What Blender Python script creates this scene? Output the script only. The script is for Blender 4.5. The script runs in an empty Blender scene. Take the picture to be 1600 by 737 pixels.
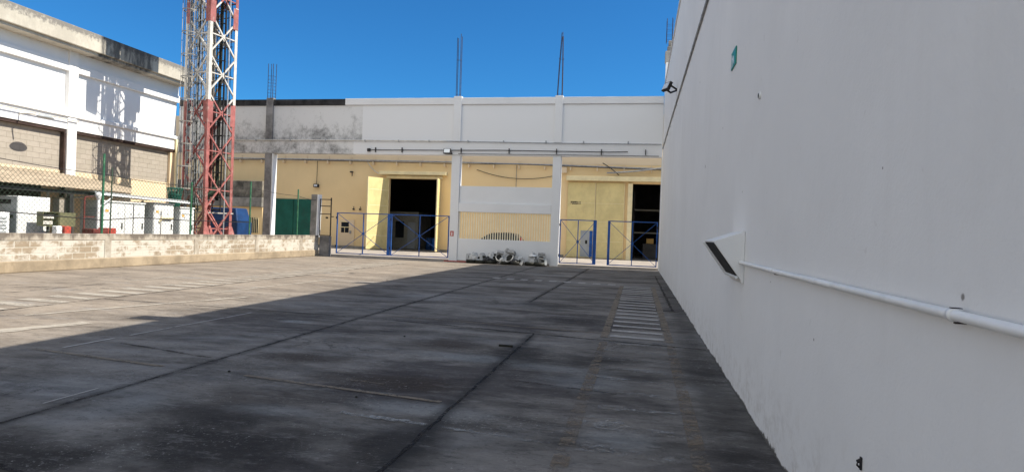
import bpy, bmesh, math, random
from mathutils import Vector, Matrix
random.seed(7)
R = math.radians
S = bpy.context.scene
COL = S.collection

# ------------------------------------------------------------------ camera, sky, sun, exposure
cam_d = bpy.data.cameras.new('camera'); cam = bpy.data.objects.new('camera', cam_d); COL.objects.link(cam)
S.camera = cam
yaw, pitch, roll = 0.19633082, -0.00464606, 0.03524108
cy, sy, cp, sp = math.cos(yaw), math.sin(yaw), math.cos(pitch), math.sin(pitch)
fwd = Vector((-sy*cp, cy*cp, sp)); rgt = Vector((cy, sy, 0)); up = rgt.cross(fwd)
r2 = math.cos(roll)*rgt + math.sin(roll)*up; u2 = -math.sin(roll)*rgt + math.cos(roll)*up
cam.matrix_world = Matrix(((r2.x, u2.x, -fwd.x, 0), (r2.y, u2.y, -fwd.y, 0), (r2.z, u2.z, -fwd.z, 1.6), (0, 0, 0, 1)))
cam_d.sensor_width = 36; cam_d.lens = 36*983.76/1600
cam_d.clip_start = 0.05; cam_d.clip_end = 2000

SUN = Vector((8.47, 0.80, 9.0)).normalized()
sun_el = math.asin(SUN.z); sun_az = math.atan2(SUN.x, SUN.y)      # azimuth clockwise from +Y
W = bpy.data.worlds.new('World'); S.world = W; W.use_nodes = True
wn = W.node_tree.nodes; wl = W.node_tree.links
sky = wn.new('ShaderNodeTexSky'); sky.sky_type = 'NISHITA'; sky.sun_disc = False
sky.sun_elevation = sun_el; sky.sun_rotation = sun_az
sky.altitude = 0; sky.air_density = 1.0; sky.dust_density = 0.2; sky.ozone_density = 3.0
bg = wn['Background']; bg.inputs['Strength'].default_value = 0.13
# deep blue in front; added white fill behind, unseen, brightens the shaded walls
tint = wn.new('ShaderNodeMix'); tint.data_type = 'RGBA'; tint.blend_type = 'MULTIPLY'; tint.inputs[0].default_value = 1
wl.new(sky.outputs[0], tint.inputs[6]); tint.inputs[7].default_value = (.115, .385, .60, 1)
dp = wn.new('ShaderNodeVectorMath'); dp.operation = 'DOT_PRODUCT'
tc = wn.new('ShaderNodeTexCoord'); wl.new(tc.outputs['Generated'], dp.inputs[0]); dp.inputs[1].default_value = (-.30, -.95, .12)
cn = wn.new('ShaderNodeTexNoise'); cn.inputs['Scale'].default_value = 2.2; cn.inputs['Detail'].default_value = 6; wl.new(tc.outputs['Generated'], cn.inputs['Vector'])
ad = wn.new('ShaderNodeMath'); ad.operation = 'MULTIPLY_ADD'; wl.new(cn.outputs['Fac'], ad.inputs[0]); ad.inputs[1].default_value = .35; wl.new(dp.outputs['Value'], ad.inputs[2])
cm = wn.new('ShaderNodeMapRange'); cm.interpolation_type = 'SMOOTHSTEP'; wl.new(ad.outputs[0], cm.inputs[0]); cm.inputs[1].default_value = .22; cm.inputs[2].default_value = .62
mx = wn.new('ShaderNodeMix'); mx.data_type = 'RGBA'; wl.new(cm.outputs[0], mx.inputs[0]); wl.new(tint.outputs[2], mx.inputs[6]); mx.inputs[7].default_value = (4.0, 4.25, 4.55, 1)
wl.new(mx.outputs[2], bg.inputs['Color'])
sl = bpy.data.lights.new('sun', 'SUN'); sl.energy = 4.4; sl.angle = R(0.5); sl.color = (1.0, 0.93, 0.81)
so = bpy.data.objects.new('sun', sl); COL.objects.link(so)
so.rotation_euler = SUN.to_track_quat('Z', 'Y').to_euler(); so.location = (30, 5, 40)
S.view_settings.view_transform = 'Standard'; S.view_settings.look = 'None'
S.view_settings.exposure = 0.85; S.view_settings.gamma = 1.0
S.view_settings.use_curve_mapping = False

# ------------------------------------------------------------------ material helpers
class N:
    def __init__(s, name, rough=0.8, metal=0.0, spec=0.3):
        s.m = bpy.data.materials.new(name); s.m.use_nodes = True
        s.t = s.m.node_tree; s.b = s.t.nodes['Principled BSDF']
        s.b.inputs['Roughness'].default_value = rough; s.b.inputs['Metallic'].default_value = metal
        s.b.inputs['Specular IOR Level'].default_value = spec
        s._pos = None
    def new(s, k): return s.t.nodes.new(k)
    def link(s, a, b): s.t.links.new(a, b)
    def pos(s):
        if s._pos is None: s._pos = s.new('ShaderNodeNewGeometry').outputs['Position']
        return s._pos
    def xyz(s):
        n = s.new('ShaderNodeSeparateXYZ'); s.link(s.pos(), n.inputs[0]); return n.outputs
    def scaled(s, sc, rot=(0, 0, 0), loc=(0, 0, 0), src=None):
        n = s.new('ShaderNodeMapping'); s.link(src or s.pos(), n.inputs[0])
        n.inputs['Scale'].default_value = sc; n.inputs['Rotation'].default_value = rot; n.inputs['Location'].default_value = loc
        return n.outputs[0]
    def noise(s, scale, detail=4, rough=0.6, vec=None, dist=0):
        n = s.new('ShaderNodeTexNoise'); n.inputs['Scale'].default_value = scale
        n.inputs['Detail'].default_value = detail; n.inputs['Roughness'].default_value = rough
        n.inputs['Distortion'].default_value = dist
        s.link(vec or s.pos(), n.inputs['Vector']); return n.outputs['Fac']
    def val(s, x):
        return x
    def _in(s, x, sock):
        if isinstance(x, (int, float)): sock.default_value = x
        elif isinstance(x, tuple): sock.default_value = x if len(x) == 4 or len(sock.default_value) == 3 else (*x, 1)
        else: s.link(x, sock)
    def math(s, op, a, b=0.0, c=0.0, clamp=False):
        n = s.new('ShaderNodeMath'); n.operation = op; n.use_clamp = clamp
        s._in(a, n.inputs[0]); s._in(b, n.inputs[1]); s._in(c, n.inputs[2]); return n.outputs[0]
    def step(s, x, a, b, lo=0.0, hi=1.0):       # smooth remap of x from [a,b] to [lo,hi]
        n = s.new('ShaderNodeMapRange'); n.interpolation_type = 'SMOOTHSTEP'
        s._in(x, n.inputs[0])
        if a > b: a, b, lo, hi = b, a, hi, lo
        n.inputs[1].default_value = a; n.inputs[2].default_value = b; n.inputs[3].default_value = lo; n.inputs[4].default_value = hi
        return n.outputs[0]
    def mix(s, f, a, b, mode='MIX'):
        n = s.new('ShaderNodeMix'); n.data_type = 'RGBA'; n.blend_type = mode
        s._in(f, n.inputs[0]); s._in(a, n.inputs[6]); s._in(b, n.inputs[7]); return n.outputs[2]
    def bump(s, h, strength=0.3, dist=0.02):
        n = s.new('ShaderNodeBump'); n.inputs['Strength'].default_value = strength; n.inputs['Distance'].default_value = dist
        s.link(h, n.inputs['Height']); s.link(n.outputs[0], s.b.inputs['Normal'])
    def color(s, c): s._in(c if not isinstance(c, tuple) else (*c, 1) if len(c) == 3 else c, s.b.inputs['Base Color']); return s
    def alpha(s, a):
        s._in(a, s.b.inputs['Alpha'])

def plain(name, c, rough=0.6, metal=0.0, var=0.12, scale=3.0, bump=0.0, dirt=None):
    n = N(name, rough, metal)
    f = n.noise(scale, 5, 0.65)
    d = tuple(x*(1-var*2.2) for x in c); l = tuple(min(1, x*(1+var)) for x in c)
    col = n.mix(n.step(f, 0.3, 0.7), (*d, 1), (*l, 1))
    if dirt:
        g = n.noise(scale*2.3, 6, 0.7, n.scaled((1, 1, .45)))
        col = n.mix(n.math('MULTIPLY', n.step(g, 0.52, 0.72), dirt[3]), col, (*dirt[:3], 1))
    n.color(col)
    if bump: n.bump(n.noise(scale*14, 4, 0.7), bump, 0.01)
    return n.m

# ------------------------------------------------------------------ geometry helpers
class MB:
    def __init__(s): s.v = []; s.f = []; s.sm = []; s.marks = []
    def add(s, vs, fs, smooth=False):
        o = len(s.v); s.marks.append((o, len(s.f))); s.v += [tuple(x) for x in vs]; s.f += [tuple(i+o for i in f) for f in fs]; s.sm += [smooth]*len(fs); return s
    def box(s, x0, x1, y0, y1, z0, z1):
        x0, x1 = min(x0, x1), max(x0, x1); y0, y1 = min(y0, y1), max(y0, y1); z0, z1 = min(z0, z1), max(z0, z1)
        return s.add([(x0,y0,z0),(x1,y0,z0),(x1,y1,z0),(x0,y1,z0),(x0,y0,z1),(x1,y0,z1),(x1,y1,z1),(x0,y1,z1)],
              [(0,3,2,1),(4,5,6,7),(0,1,5,4),(1,2,6,5),(2,3,7,6),(3,0,4,7)])
    def bar(s, a, b, w, h=None, upv=(0, 0, 1)):                 # rectangular bar between two points
        h = h or w; a = Vector(a); b = Vector(b); d = (b-a).normalized(); u = Vector(upv)
        if abs(d.dot(u)) > .98: u = Vector((1, 0, 0))
        r = d.cross(u).normalized()*w/2; u = r.cross(d).normalized()*h/2
        vs = [a-r-u, a+r-u, a+r+u, a-r+u, b-r-u, b+r-u, b+r+u, b-r+u]
        return s.add(vs, [(0,1,2,3),(7,6,5,4),(4,5,1,0),(5,6,2,1),(6,7,3,2),(7,4,0,3)])
    def tube(s, pts, r, n=8, caps=True):
        pts = [Vector(p) for p in pts]; rr = r if isinstance(r, (list, tuple)) else [r]*len(pts)
        rings = []
        for i, p in enumerate(pts):
            d = (pts[min(i+1, len(pts)-1)]-pts[max(i-1, 0)]).normalized()
            u = Vector((0, 0, 1)) if abs(d.z) < .95 else Vector((1, 0, 0))
            a = d.cross(u).normalized(); b = a.cross(d).normalized()
            rings.append([p+(a*math.cos(2*math.pi*k/n)+b*math.sin(2*math.pi*k/n))*rr[i] for k in range(n)])
        vs = [v for ring in rings for v in ring]; fs = []
        for i in range(len(pts)-1):
            for k in range(n): fs.append((i*n+k, i*n+(k+1) % n, (i+1)*n+(k+1) % n, (i+1)*n+k))
        s.add(vs, fs, True)
        if caps:
            s.add(rings[0], [tuple(range(n))[::-1]]); s.add(rings[-1], [tuple(range(n))])
        return s
    def lathe(s, prof, c=(0, 0, 0), n=20, tilt=None):
        vs = []
        for (r, z) in prof:
            for k in range(n):
                v = Vector((r*math.cos(2*math.pi*k/n), r*math.sin(2*math.pi*k/n), z))
                if tilt: v = tilt @ v
                vs.append(v+Vector(c))
        fs = []
        for i in range(len(prof)-1):
            for k in range(n): fs.append((i*n+k, i*n+(k+1) % n, (i+1)*n+(k+1) % n, (i+1)*n+k))
        return s.add(vs, fs, True)
    def prism(s, poly, ext):                                    # polygon (3d points) extruded by vector
        n = len(poly); e = Vector(ext); vs = [Vector(p) for p in poly]; vs = vs+[p+e for p in vs]
        fs = [tuple(range(n))[::-1], tuple(range(n, 2*n))]+[(i, (i+1) % n, n+(i+1) % n, n+i) for i in range(n)]
        return s.add(vs, fs)
    def build_each(s, name, mat, parent, local=False):          # every added shape becomes an object of its own
        out = []
        for i, (v0, f0) in enumerate(s.marks):
            v1, f1 = s.marks[i+1] if i+1 < len(s.marks) else (len(s.v), len(s.f))
            m = MB(); m.add(s.v[v0:v1], [tuple(k-v0 for k in f) for f in s.f[f0:f1]]); out.append(m.build(name, mat, parent, local=local))
        return out
    def build(s, name, mat, parent=None, bev=0.0, local=False):
        me = bpy.data.meshes.new(name)
        off = Vector((0, 0, 0)); p = parent
        if not local:
            while p is not None: off += p.location; p = p.parent
        me.from_pydata([tuple(Vector(v)-off) for v in s.v], [], s.f); me.update()
        bm = bmesh.new(); bm.from_mesh(me); bmesh.ops.recalc_face_normals(bm, faces=bm.faces); bm.to_mesh(me); bm.free()
        for i, p in enumerate(me.polygons): p.use_smooth = s.sm[i]
        me.materials.append(mat)
        o = bpy.data.objects.new(name, me); COL.objects.link(o)
        if parent: o.parent = parent
        if bev:
            m = o.modifiers.new('bevel', 'BEVEL'); m.width = bev; m.segments = 2; m.limit_method = 'ANGLE'
        return o

def tag(o, label=None, cat=None, group=None, kind=None):
    if label: o['label'] = label
    if cat: o['category'] = cat
    if group: o['group'] = group
    if kind: o['kind'] = kind
    return o
def thing(name, label, cat, loc=(0, 0, 0), group=None, rz=0.0):
    o = bpy.data.objects.new(name, None); COL.objects.link(o); o.location = loc; o.rotation_euler = (0, 0, rz)
    o.empty_display_size = .2
    return tag(o, label, cat, group)
def copy_tree(o, parent=None):
    c = o.copy(); COL.objects.link(c)
    if parent: c.parent = parent
    for ch in list(o.children): copy_tree(ch, c)
    return c
def B(*a): return MB().box(*a)

# ------------------------------------------------------------------ materials
def plaster(name, c, streak=0.25, dirt=(.45, .44, .42), bump=.25, base=False):
    n = N(name, 0.75, 0, .25); x, y, z = n.xyz()
    f = n.noise(.5, 5, .6); st = n.noise(1.1, 5, .6, n.scaled((1, 1, .12))); patch = n.noise(.9, 3, .45, n.scaled((1, 1, .8), (0, 0, 0), (4, 2, 7)))
    col = n.mix(n.step(f, .3, .75), tuple(v*.92 for v in c), c)
    col = n.mix(n.math('MULTIPLY', n.step(patch, .50, .56), .5), col, tuple(v*.955 for v in c))
    col = n.mix(n.math('MULTIPLY', n.step(st, .55, .8), streak), col, dirt)
    sp = n.noise(9, 3, .5); col = n.mix(n.math('MULTIPLY', n.step(sp, .70, .78), .25), col, dirt)
    if base:
        tr = n.noise(2.2, 6, .7); sp2 = n.noise(7, 6, .75)
        drip = n.noise(2.6, 4, .6, n.scaled((1, 1, .05), (0, 0, 0), (0, 3, 0)))
        col = n.mix(n.math('MULTIPLY', n.math('MULTIPLY', n.step(drip, .60, .74), n.step(z, 3.5, 8.8)), .28), col, (.40, .39, .36))
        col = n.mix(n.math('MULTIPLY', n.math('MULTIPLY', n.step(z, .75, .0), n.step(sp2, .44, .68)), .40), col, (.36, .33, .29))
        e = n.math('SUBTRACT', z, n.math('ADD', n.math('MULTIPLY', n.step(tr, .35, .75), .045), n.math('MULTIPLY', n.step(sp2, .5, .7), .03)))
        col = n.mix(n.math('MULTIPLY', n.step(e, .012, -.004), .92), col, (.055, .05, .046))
        for (yy, zz, r) in ((10.92, 2.82, .035), (6.99, 2.12, .012), (4.1, 1.02, .012), (5.4, 1.28, .012), (2.35, 1.44, .018), (3.1, 1.95, .010), (8.8, 3.1, .02), (12.5, 4.6, .03), (16.8, 6.3, .04)):
            dy = n.math('SUBTRACT', y, yy); dz = n.math('SUBTRACT', z, zz)
            d = n.math('SQRT', n.math('ADD', n.math('MULTIPLY', dy, dy), n.math('MULTIPLY', dz, dz)))
            col = n.mix(n.math('MULTIPLY', n.step(n.math('ADD', d, n.math('MULTIPLY', n.math('SUBTRACT', sp2, .5), r*1.6)), r, r*.4), .8), col, (.12, .105, .095))
    n.color(col)
    tw_ = n.noise(1.3, 3, .5, n.scaled((1, 1, .7)))
    n.bump(n.math('ADD', n.math('ADD', n.noise(3, 4, .6), n.math('MULTIPLY', tw_, 2.0)), n.math('MULTIPLY', n.noise(60, 3, .6), .25)), bump, .02)
    return n.m
M = {}
M['plaster'] = plaster('white_plaster', (.76, .765, .765), .22, bump=.32, base=True)
M['facade_white'] = plaster('facade_white_paint', (.76, .765, .77), .10)
M['panel_white'] = plaster('panel_white_paint', (.82, .82, .81), .06)
M['cream'] = plaster('cream_wall_paint', (.87, .655, .36), .12, (.62, .46, .27), .15)
M['beige'] = plaster('beige_wall_paint', (.78, .62, .42), .12, (.62, .46, .27), .15)
M['cream_metal'] = plain('cream_door_paint', (.70, .58, .275), .5, 0, .06, 1.3, 0, (.50, .38, .2, .35))
M['cream_trim'] = plain('cream_trim_paint', (.82, .70, .42), .55, 0, .06, 2)
M['blue'] = plain('blue_gate_paint', (.010, .085, .33), .42, 0, .15, 4, 0, (.10, .07, .05, .35))
M['dark_metal'] = plain('dark_iron', (.035, .033, .035), .6, .3, .2, 6)
M['grey_metal'] = plain('grey_galvanised', (.34, .35, .36), .5, .4, .12, 5)
M['black'] = plain('black_rubber', (.015, .015, .010), .6, 0, .2, 6)
M['rust'] = plain('rusty_rebar', (.06, .045, .05), .8, .2, .25, 6)
M['red'] = plain('faded_red_paint', (.34, .115, .105), .7, 0, .16, 2.2, 0, (.44, .31, .28, .75))
M['twhite'] = plain('tower_white_paint', (.60, .57, .52), .55, 0, .1, 4, 0, (.40, .33, .26, .5))
M['redhot'] = plain('orange_red_paint', (.60, .06, .03), .55, 0, .1, 4)
M['green_door'] = plain('green_door_paint', (.012, .115, .085), .5, 0, .12, 1.2, 0, (.03, .06, .05, .4))
M['green_post'] = plain('green_post_paint', (.03, .13, .07), .55, 0, .2, 5, 0, (.25, .35, .2, .5))
M['mesh'] = plain('green_wire', (.05, .08, .055), .6, .2, .2, 5)
M['cab_white'] = plain('cabinet_white_paint', (.74, .75, .74), .45, 0, .05, 1.2, 0, (.45, .42, .36, .25))
M['cab_grey'] = plain('cabinet_grey_trim', (.35, .37, .38), .5, 0, .06, 2)
M['olive'] = plain('olive_paint', (.16, .155, .085), .5, 0, .1, 3)
M['tarp'] = plain('blue_tarpaulin', (.005, .038, .13), .55, 0, .15, 1.5, .4)
M['asbestos'] = plain('fibre_cement', (.36, .29, .21), .9, 0, .15, 1.2, .3, (.22, .17, .12, .5)); M['lintel'] = plain('dark_brown_shade', (.055, .034, .028), .8, 0, .2, 3)  # the dark brown stands in for shade under the beam and beside pilasters
M['concrete'] = plain('raw_concrete', (.30, .285, .26), .9, 0, .2, 1.6, .4, (.13, .12, .10, .6))
M['glass_dark'] = plain('dark_glass', (.02, .024, .03), .12, 0, .1, 2)
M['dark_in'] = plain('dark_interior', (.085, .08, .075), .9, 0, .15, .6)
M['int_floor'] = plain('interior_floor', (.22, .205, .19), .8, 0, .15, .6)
M['lamp_glass'] = plain('floodlight_glass', (.62, .66, .70), .2, 0, .05, 8)
M['ceramic'] = plain('dirty_white_scrap', (.36, .36, .355), .4, 0, .1, 5, 0, (.16, .15, .14, .8))
M['green_sign'] = plain('green_sign_face', (.02, .25, .17), .4, 0, .08, 5)
M['white_paint'] = plain('white_gloss_paint', (.80, .81, .81), .4, 0, .05, 2, 0, (.5, .5, .48, .2))
M['yellow_box'] = plain('yellow_plastic', (.60, .36, .10), .5, 0, .08, 3)
M['car'] = plain('dark_car_paint', (.02, .022, .026), .25, .3, .05, 2)
M['tail'] = plain('red_tail_glass', (.42, .012, .008), .2, 0, .05, 5)
M['brickred'] = plain('red_plastic', (.45, .07, .05), .5, 0, .1, 4)
M['darkred'] = plain('dark_red_paint', (.16, .035, .03), .6, 0, .15, 4)
M['cable_white'] = plain('white_cable', (.65, .63, .58), .6, 0, .1, 3)
M['slab'] = plain('porch_concrete', (.36, .32, .28), .85, 0, .12, .8, .3, (.15, .13, .11, .5))

# facade paint with black mould on the unpainted left part
def mouldy(name, zlo, zhi, xedge, base=(.74, .745, .75), amt=.85, thr=(.46, .62)):
    n = N(name, .8, 0, .2); x, y, z = n.xyz()
    left = n.step(x, xedge+.03, xedge-.03)
    h = n.step(z, zhi, zlo)                       # stronger low down
    f = n.noise(1.6, 7, .72, n.scaled((1, 1, .8))); g = n.noise(6, 6, .75)
    t = n.math('ADD', n.math('MULTIPLY', f, .65), n.math('MULTIPLY', g, .35))
    t = n.math('ADD', t, n.math('MULTIPLY', h, .17))
    m = n.math('MULTIPLY', n.step(t, thr[0]+.05, thr[1]+.20), n.math('MULTIPLY', left, amt))
    col = n.mix(n.math('MULTIPLY', left, .45), base, (.62, .61, .585))
    col = n.mix(m, col, (.085, .085, .082)); n.color(col)
    n.bump(n.noise(20, 4, .6), .25, .01); return n.m
M['mould_panel'] = mouldy('mouldy_panel_paint', 6.3, 7.7, -14.75)
M['mould_beam'] = mouldy('mouldy_beam_paint', 5.5, 6.9, -15.2, thr=(.485, .62))
M['mould_black'] = plain('black_mould_concrete', (.035, .035, .036), .9, 0, .3, 2.5, .3, (.10, .10, .10, .5))
M['sooty_shade_grey'] = plain('sooty_shaded_concrete', (.26, .25, .245), .9, 0, .25, 1.2, .3, (.08, .08, .08, .6))  # soot on the column; stands in for shade on the end pillar

# concrete blockwork: u along the wall, v up
def blocks(name, axis, c1, c2, mortar, bw, bh, paint=None, top=None, z0=0.0):
    n = N(name, .9, 0, .15); x, y, z = n.xyz()
    cmb = n.new('ShaderNodeCombineXYZ'); n.link(y if axis == 'y' else x, cmb.inputs[0]); n.link(n.math('SUBTRACT', z, z0), cmb.inputs[1])
    br = n.new('ShaderNodeTexBrick'); n.link(cmb.outputs[0], br.inputs['Vector'])
    br.inputs['Scale'].default_value = 1; br.inputs['Brick Width'].default_value = bw; br.inputs['Row Height'].default_value = bh
    br.inputs['Mortar Size'].default_value = .018 if paint else .012; br.inputs['Mortar Smooth'].default_value = .3
    br.inputs['Color1'].default_value = (*c1, 1); br.inputs['Color2'].default_value = (*c2, 1); br.inputs['Mortar'].default_value = (*mortar, 1)
    col = br.outputs['Color']; g = n.noise(5, 6, .7)
    col = n.mix(n.math('MULTIPLY', n.step(g, .45, .75), .5), col, tuple(a*.72 for a in c1))
    if paint:
        p = n.noise(1.5, 7, .74, n.scaled((1, 1, 1.7))); p2 = n.noise(.33, 2, .5)
        t = n.math('ADD', p, n.math('MULTIPLY', p2, .55))
        t = n.math('ADD', t, n.math('MULTIPLY', br.outputs['Fac'], .07))
        col = n.mix(n.math('MULTIPLY', n.step(t, paint[3], paint[3]+.15), .95), col, paint[:3])
    if top:
        s = n.noise(2.2, 6, .7, n.scaled((1, 1, .5)))
        tt = n.math('ADD', n.step(z, top[0], top[1]), n.math('MULTIPLY', s, 1.1))
        col = n.mix(n.math('MULTIPLY', n.step(tt, 1.15, 1.6), .85), col, top[2])
    n.color(col)
    n.bump(n.math('ADD', n.math('MULTIPLY', br.outputs['Fac'], -.6), n.math('MULTIPLY', n.noise(30, 4, .7), .4)), .6, .015); return n.m
M['low_wall'] = blocks('worn_painted_blockwork', 'y', (.27, .215, .155), (.32, .26, .19), (.42, .38, .31), .46, .19, (.52, .49, .43, .70), (.80, 1.0, (.16, .13, .105)), .33)
M['plinth'] = plain('cement_plinth', (.33, .265, .185), .9, 0, .14, 1.5, .5, (.22, .17, .11, .55))
M['block_infill'] = blocks('grey_blockwork', 'y', (.34, .305, .255), (.375, .335, .285), (.27, .24, .20), .6, .24, None, None, .1)
def cornice_mat():
    n = N('weathered_cornice', .9, 0, .2); x, y, z = n.xyz()
    f = n.noise(1.3, 7, .72, n.scaled((1, 1, .6))); g = n.noise(5, 6, .7)
    col = n.mix(n.step(f, .35, .65), (.42, .385, .32), (.54, .50, .42))
    t = n.math('ADD', n.math('MULTIPLY', g, .6), n.math('MULTIPLY', n.step(z, 9.5, 10.25), .34))
    col = n.mix(n.math('MULTIPLY', n.step(t, .46, .62), .85), col, (.16, .15, .138))
    # tower's shadow painted dark and streaky onto the fascia
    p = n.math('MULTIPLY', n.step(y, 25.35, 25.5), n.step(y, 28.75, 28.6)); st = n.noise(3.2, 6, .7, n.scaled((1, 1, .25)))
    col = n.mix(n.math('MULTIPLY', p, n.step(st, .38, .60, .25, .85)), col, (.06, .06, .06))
    n.color(col); n.bump(n.noise(12, 5, .7), .5, .02); return n.m
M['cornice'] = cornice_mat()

# yard concrete
def yard_mat():
    n = N('yard_concrete', .85, 0, .2); x, y, z = n.xyz()
    rot = n.scaled((1, 1, 1), (0, 0, R(9)))
    streak = n.noise(.55, 8, .68, n.scaled((.55, 1.7, 1), (0, 0, R(9))), .4)
    blot = n.noise(.22, 5, .6, rot); fine = n.noise(7, 6, .75); mid = n.noise(1.7, 7, .7, n.scaled((.6, 1.3, 1)), .3)
    t = n.math('ADD', n.math('MULTIPLY', streak, .55), n.math('MULTIPLY', mid, .45))
    lit = n.mix(n.step(t, .34, .64), (.158, .130, .104), (.295, .248, .198))      # paler, warmer tone painted in for the sunlit side
    dark = n.mix(n.step(t, .34, .64), (.050, .045, .040), (.232, .214, .194))    # oil-stained concrete, darkened for the side in the building's shade
    shade_side = n.step(n.math('ADD', x, n.math('MULTIPLY', n.math('SUBTRACT', blot, .5), 3.0)), -9.2, -5.6)
    col = n.mix(shade_side, lit, dark)
    big = n.noise(.36, 7, .68, n.scaled((.65, 1.5, 1), (0, 0, R(9)), (2.3, 6.1, 0)), .5)
    col = n.mix(n.math('MULTIPLY', n.math('MULTIPLY', n.step(big, .50, .36), shade_side), .66), col, (.026, .0206, .022))
    col = n.mix(n.math('MULTIPLY', n.math('MULTIPLY', n.step(big, .52, .66), shade_side), .55), col, (.225, .222, .22))
    pale = n.noise(.9, 8, .72, n.scaled((.45, 1.6, 1), (0, 0, R(9)), (7, 3, 0)))
    col = n.mix(n.math('MULTIPLY', n.step(pale, .555, .68), .6), col, (.25, .243, .235))
    wx = n.math('SUBTRACT', n.noise(1.2, 6, .7), .5); wy = n.math('SUBTRACT', n.noise(1.4, 6, .7, n.scaled((1, 1, 1), (0, 0, 0), (11, 5, 0))), .5)
    def blob(cx, cyy, rx, ry, k, c, colr):
        dx = n.math('DIVIDE', n.math('SUBTRACT', x, cx), rx); dy = n.math('DIVIDE', n.math('SUBTRACT', y, cyy), ry)
        d = n.math('SQRT', n.math('ADD', n.math('MULTIPLY', dx, dx), n.math('MULTIPLY', dy, dy)))
        d = n.math('ADD', d, n.math('MULTIPLY', n.math('ADD', wx, wy), 1.1))
        return n.mix(n.math('MULTIPLY', n.step(d, 1.15, .25), k), c, colr)
    oil = (.019, .0165, .0145); brown = (.042, .031, .023); palec = (.30, .315, .32)
    for a in ((-1.68, 4.35, .40, .85, .85, oil), (-2.95, 4.1, 1.0, .65, .92, oil), (-4.2, 3.5, 1.1, .55, .95, oil), (-3.4, 4.7, .9, .35, .7, oil), (-1.5, 8.25, .55, .95, .85, oil),
              (-.55, 8.3, .95, .28, .7, oil), (-2.55, 8.6, .8, .55, .85, brown), (-3.85, 7.0, .8, .4, .85, brown), (-2.4, 6.2, 1.1, .42, .9, brown),
              (-6.0, 14.0, .9, .35, .75, oil), (-3.5, 18.0, 1.1, .6, .55, brown), (-2.1, 14.2, .9, .8, .55, oil), (-3.3, 5.2, .8, .4, .5, brown),
              (.85, 6, .30, 9, .55, oil), (.95, 18, .28, 9, .45, oil), (-.2, 3.6, .5, .5, .5, brown), (-1.1, 11.8, .9, .5, .5, oil), (-2.0, 12.7, 1.6, .25, .5, brown),
              (-5.55, 9.6, .32, .18, .6, palec), (-1.85, 5.35, .75, .3, .42, palec), (-2.1, 7.75, .8, .3, .45, palec), (-4.3, 4.6, .35, .6, .3, palec),
              (-.55, 6.9, .6, .5, .34, palec), (-.9, 7.5, .7, .25, .34, palec), (-5.0, 5.0, 1.2, .5, .28, palec), (-.1, 5.1, .35, .3, .3, palec), (-3.0, 4.95, .5, .2, .3, palec)):
        col = blob(*a[:5], col, a[5])
    rag = n.math('MULTIPLY', n.math('ADD', wx, n.math('MULTIPLY', wy, .6)), .16)
    for (x0, sl_, y0, y1, w_, k) in ((-4.76, -.0007, 0, 31, .13, .5), (-1.63, .006, 0, 10, .15, .65), (-2.60, .011, 14.4, 31, .14, .5)):
        d = n.math('ABSOLUTE', n.math('ADD', n.math('SUBTRACT', n.math('SUBTRACT', x, x0), n.math('MULTIPLY', y, sl_)), rag))
        m_ = n.math('MULTIPLY', n.step(d, w_, .02), n.math('MULTIPLY', n.step(y, y1, y1-.3), n.step(y, y0, y0+.3)))
        col = n.mix(n.math('MULTIPLY', m_, k), col, (.025, .024, .023))
    crm = n.new('ShaderNodeTexVoronoi'); crm.feature = 'DISTANCE_TO_EDGE'; crm.inputs['Scale'].default_value = .33
    wv = n.new('ShaderNodeVectorMath'); wv.operation = 'ADD'; cw = n.new('ShaderNodeCombineXYZ'); n.link(n.math('MULTIPLY', wx, 1.6), cw.inputs[0]); n.link(n.math('MULTIPLY', wy, 1.6), cw.inputs[1])
    n.link(n.pos(), wv.inputs[0]); n.link(cw.outputs[0], wv.inputs[1]); n.link(wv.outputs[0], crm.inputs['Vector'])
    crack = n.math('MULTIPLY', n.step(crm.outputs['Distance'], .012, .002), n.step(n.noise(.4, 3, .5), .50, .60))
    col = n.mix(n.math('MULTIPLY', crack, .6), col, (.03, .028, .026))
    chips = n.math('MULTIPLY', n.step(n.noise(24, 5, .8), .57, .63), n.step(n.noise(1.3, 6, .7, n.scaled((.7, 1.3, 1), (0, 0, 0), (5, 5, 1))), .50, .60))
    col = n.mix(n.math('MULTIPLY', chips, .6), col, (.40, .39, .37))
    pits = n.math('MULTIPLY', n.step(n.noise(30, 4, .8, n.scaled((1, 1, 1), (0, 0, 0), (3, 1, 8))), .42, .36), n.step(n.noise(1.1, 6, .7), .50, .58))
    col = n.mix(n.math('MULTIPLY', pits, .8), col, (.016, .015, .014))
    grit = n.noise(17, 6, .85, n.scaled((.7, 1.1, 1))); g2 = n.noise(3.0, 9, .82, n.scaled((.6, 1.5, 1), (0, 0, R(9)))); g3 = n.noise(6.5, 8, .85, n.scaled((.8, 1.2, 1), (0, 0, R(9)), (3, 9, 0)))
    col = n.mix(n.math('MULTIPLY', n.step(g2, .48, .34), .70), col, n.mix(.65, col, (.02, .018, .016)))
    col = n.mix(n.math('MULTIPLY', n.step(g2, .53, .66), .60), col, n.mix(.45, col, (.36, .345, .33)))
    col = n.mix(n.math('MULTIPLY', n.step(g3, .46, .36), .55), col, n.mix(.7, col, (.02, .018, .016)))
    col = n.mix(n.math('MULTIPLY', n.step(g3, .57, .66), .55), col, n.mix(.40, col, (.40, .39, .37)))
    col = n.mix(n.math('MULTIPLY', n.step(grit, .45, .35), .7), col, n.mix(.7, col, (.018, .017, .016)))
    col = n.mix(n.math('MULTIPLY', n.step(grit, .58, .68), .5), col, n.mix(.4, col, (.42, .41, .39)))
    col = n.mix(n.math('MULTIPLY', n.step(fine, .42, .30), .55), col, (.045, .042, .04))
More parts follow.
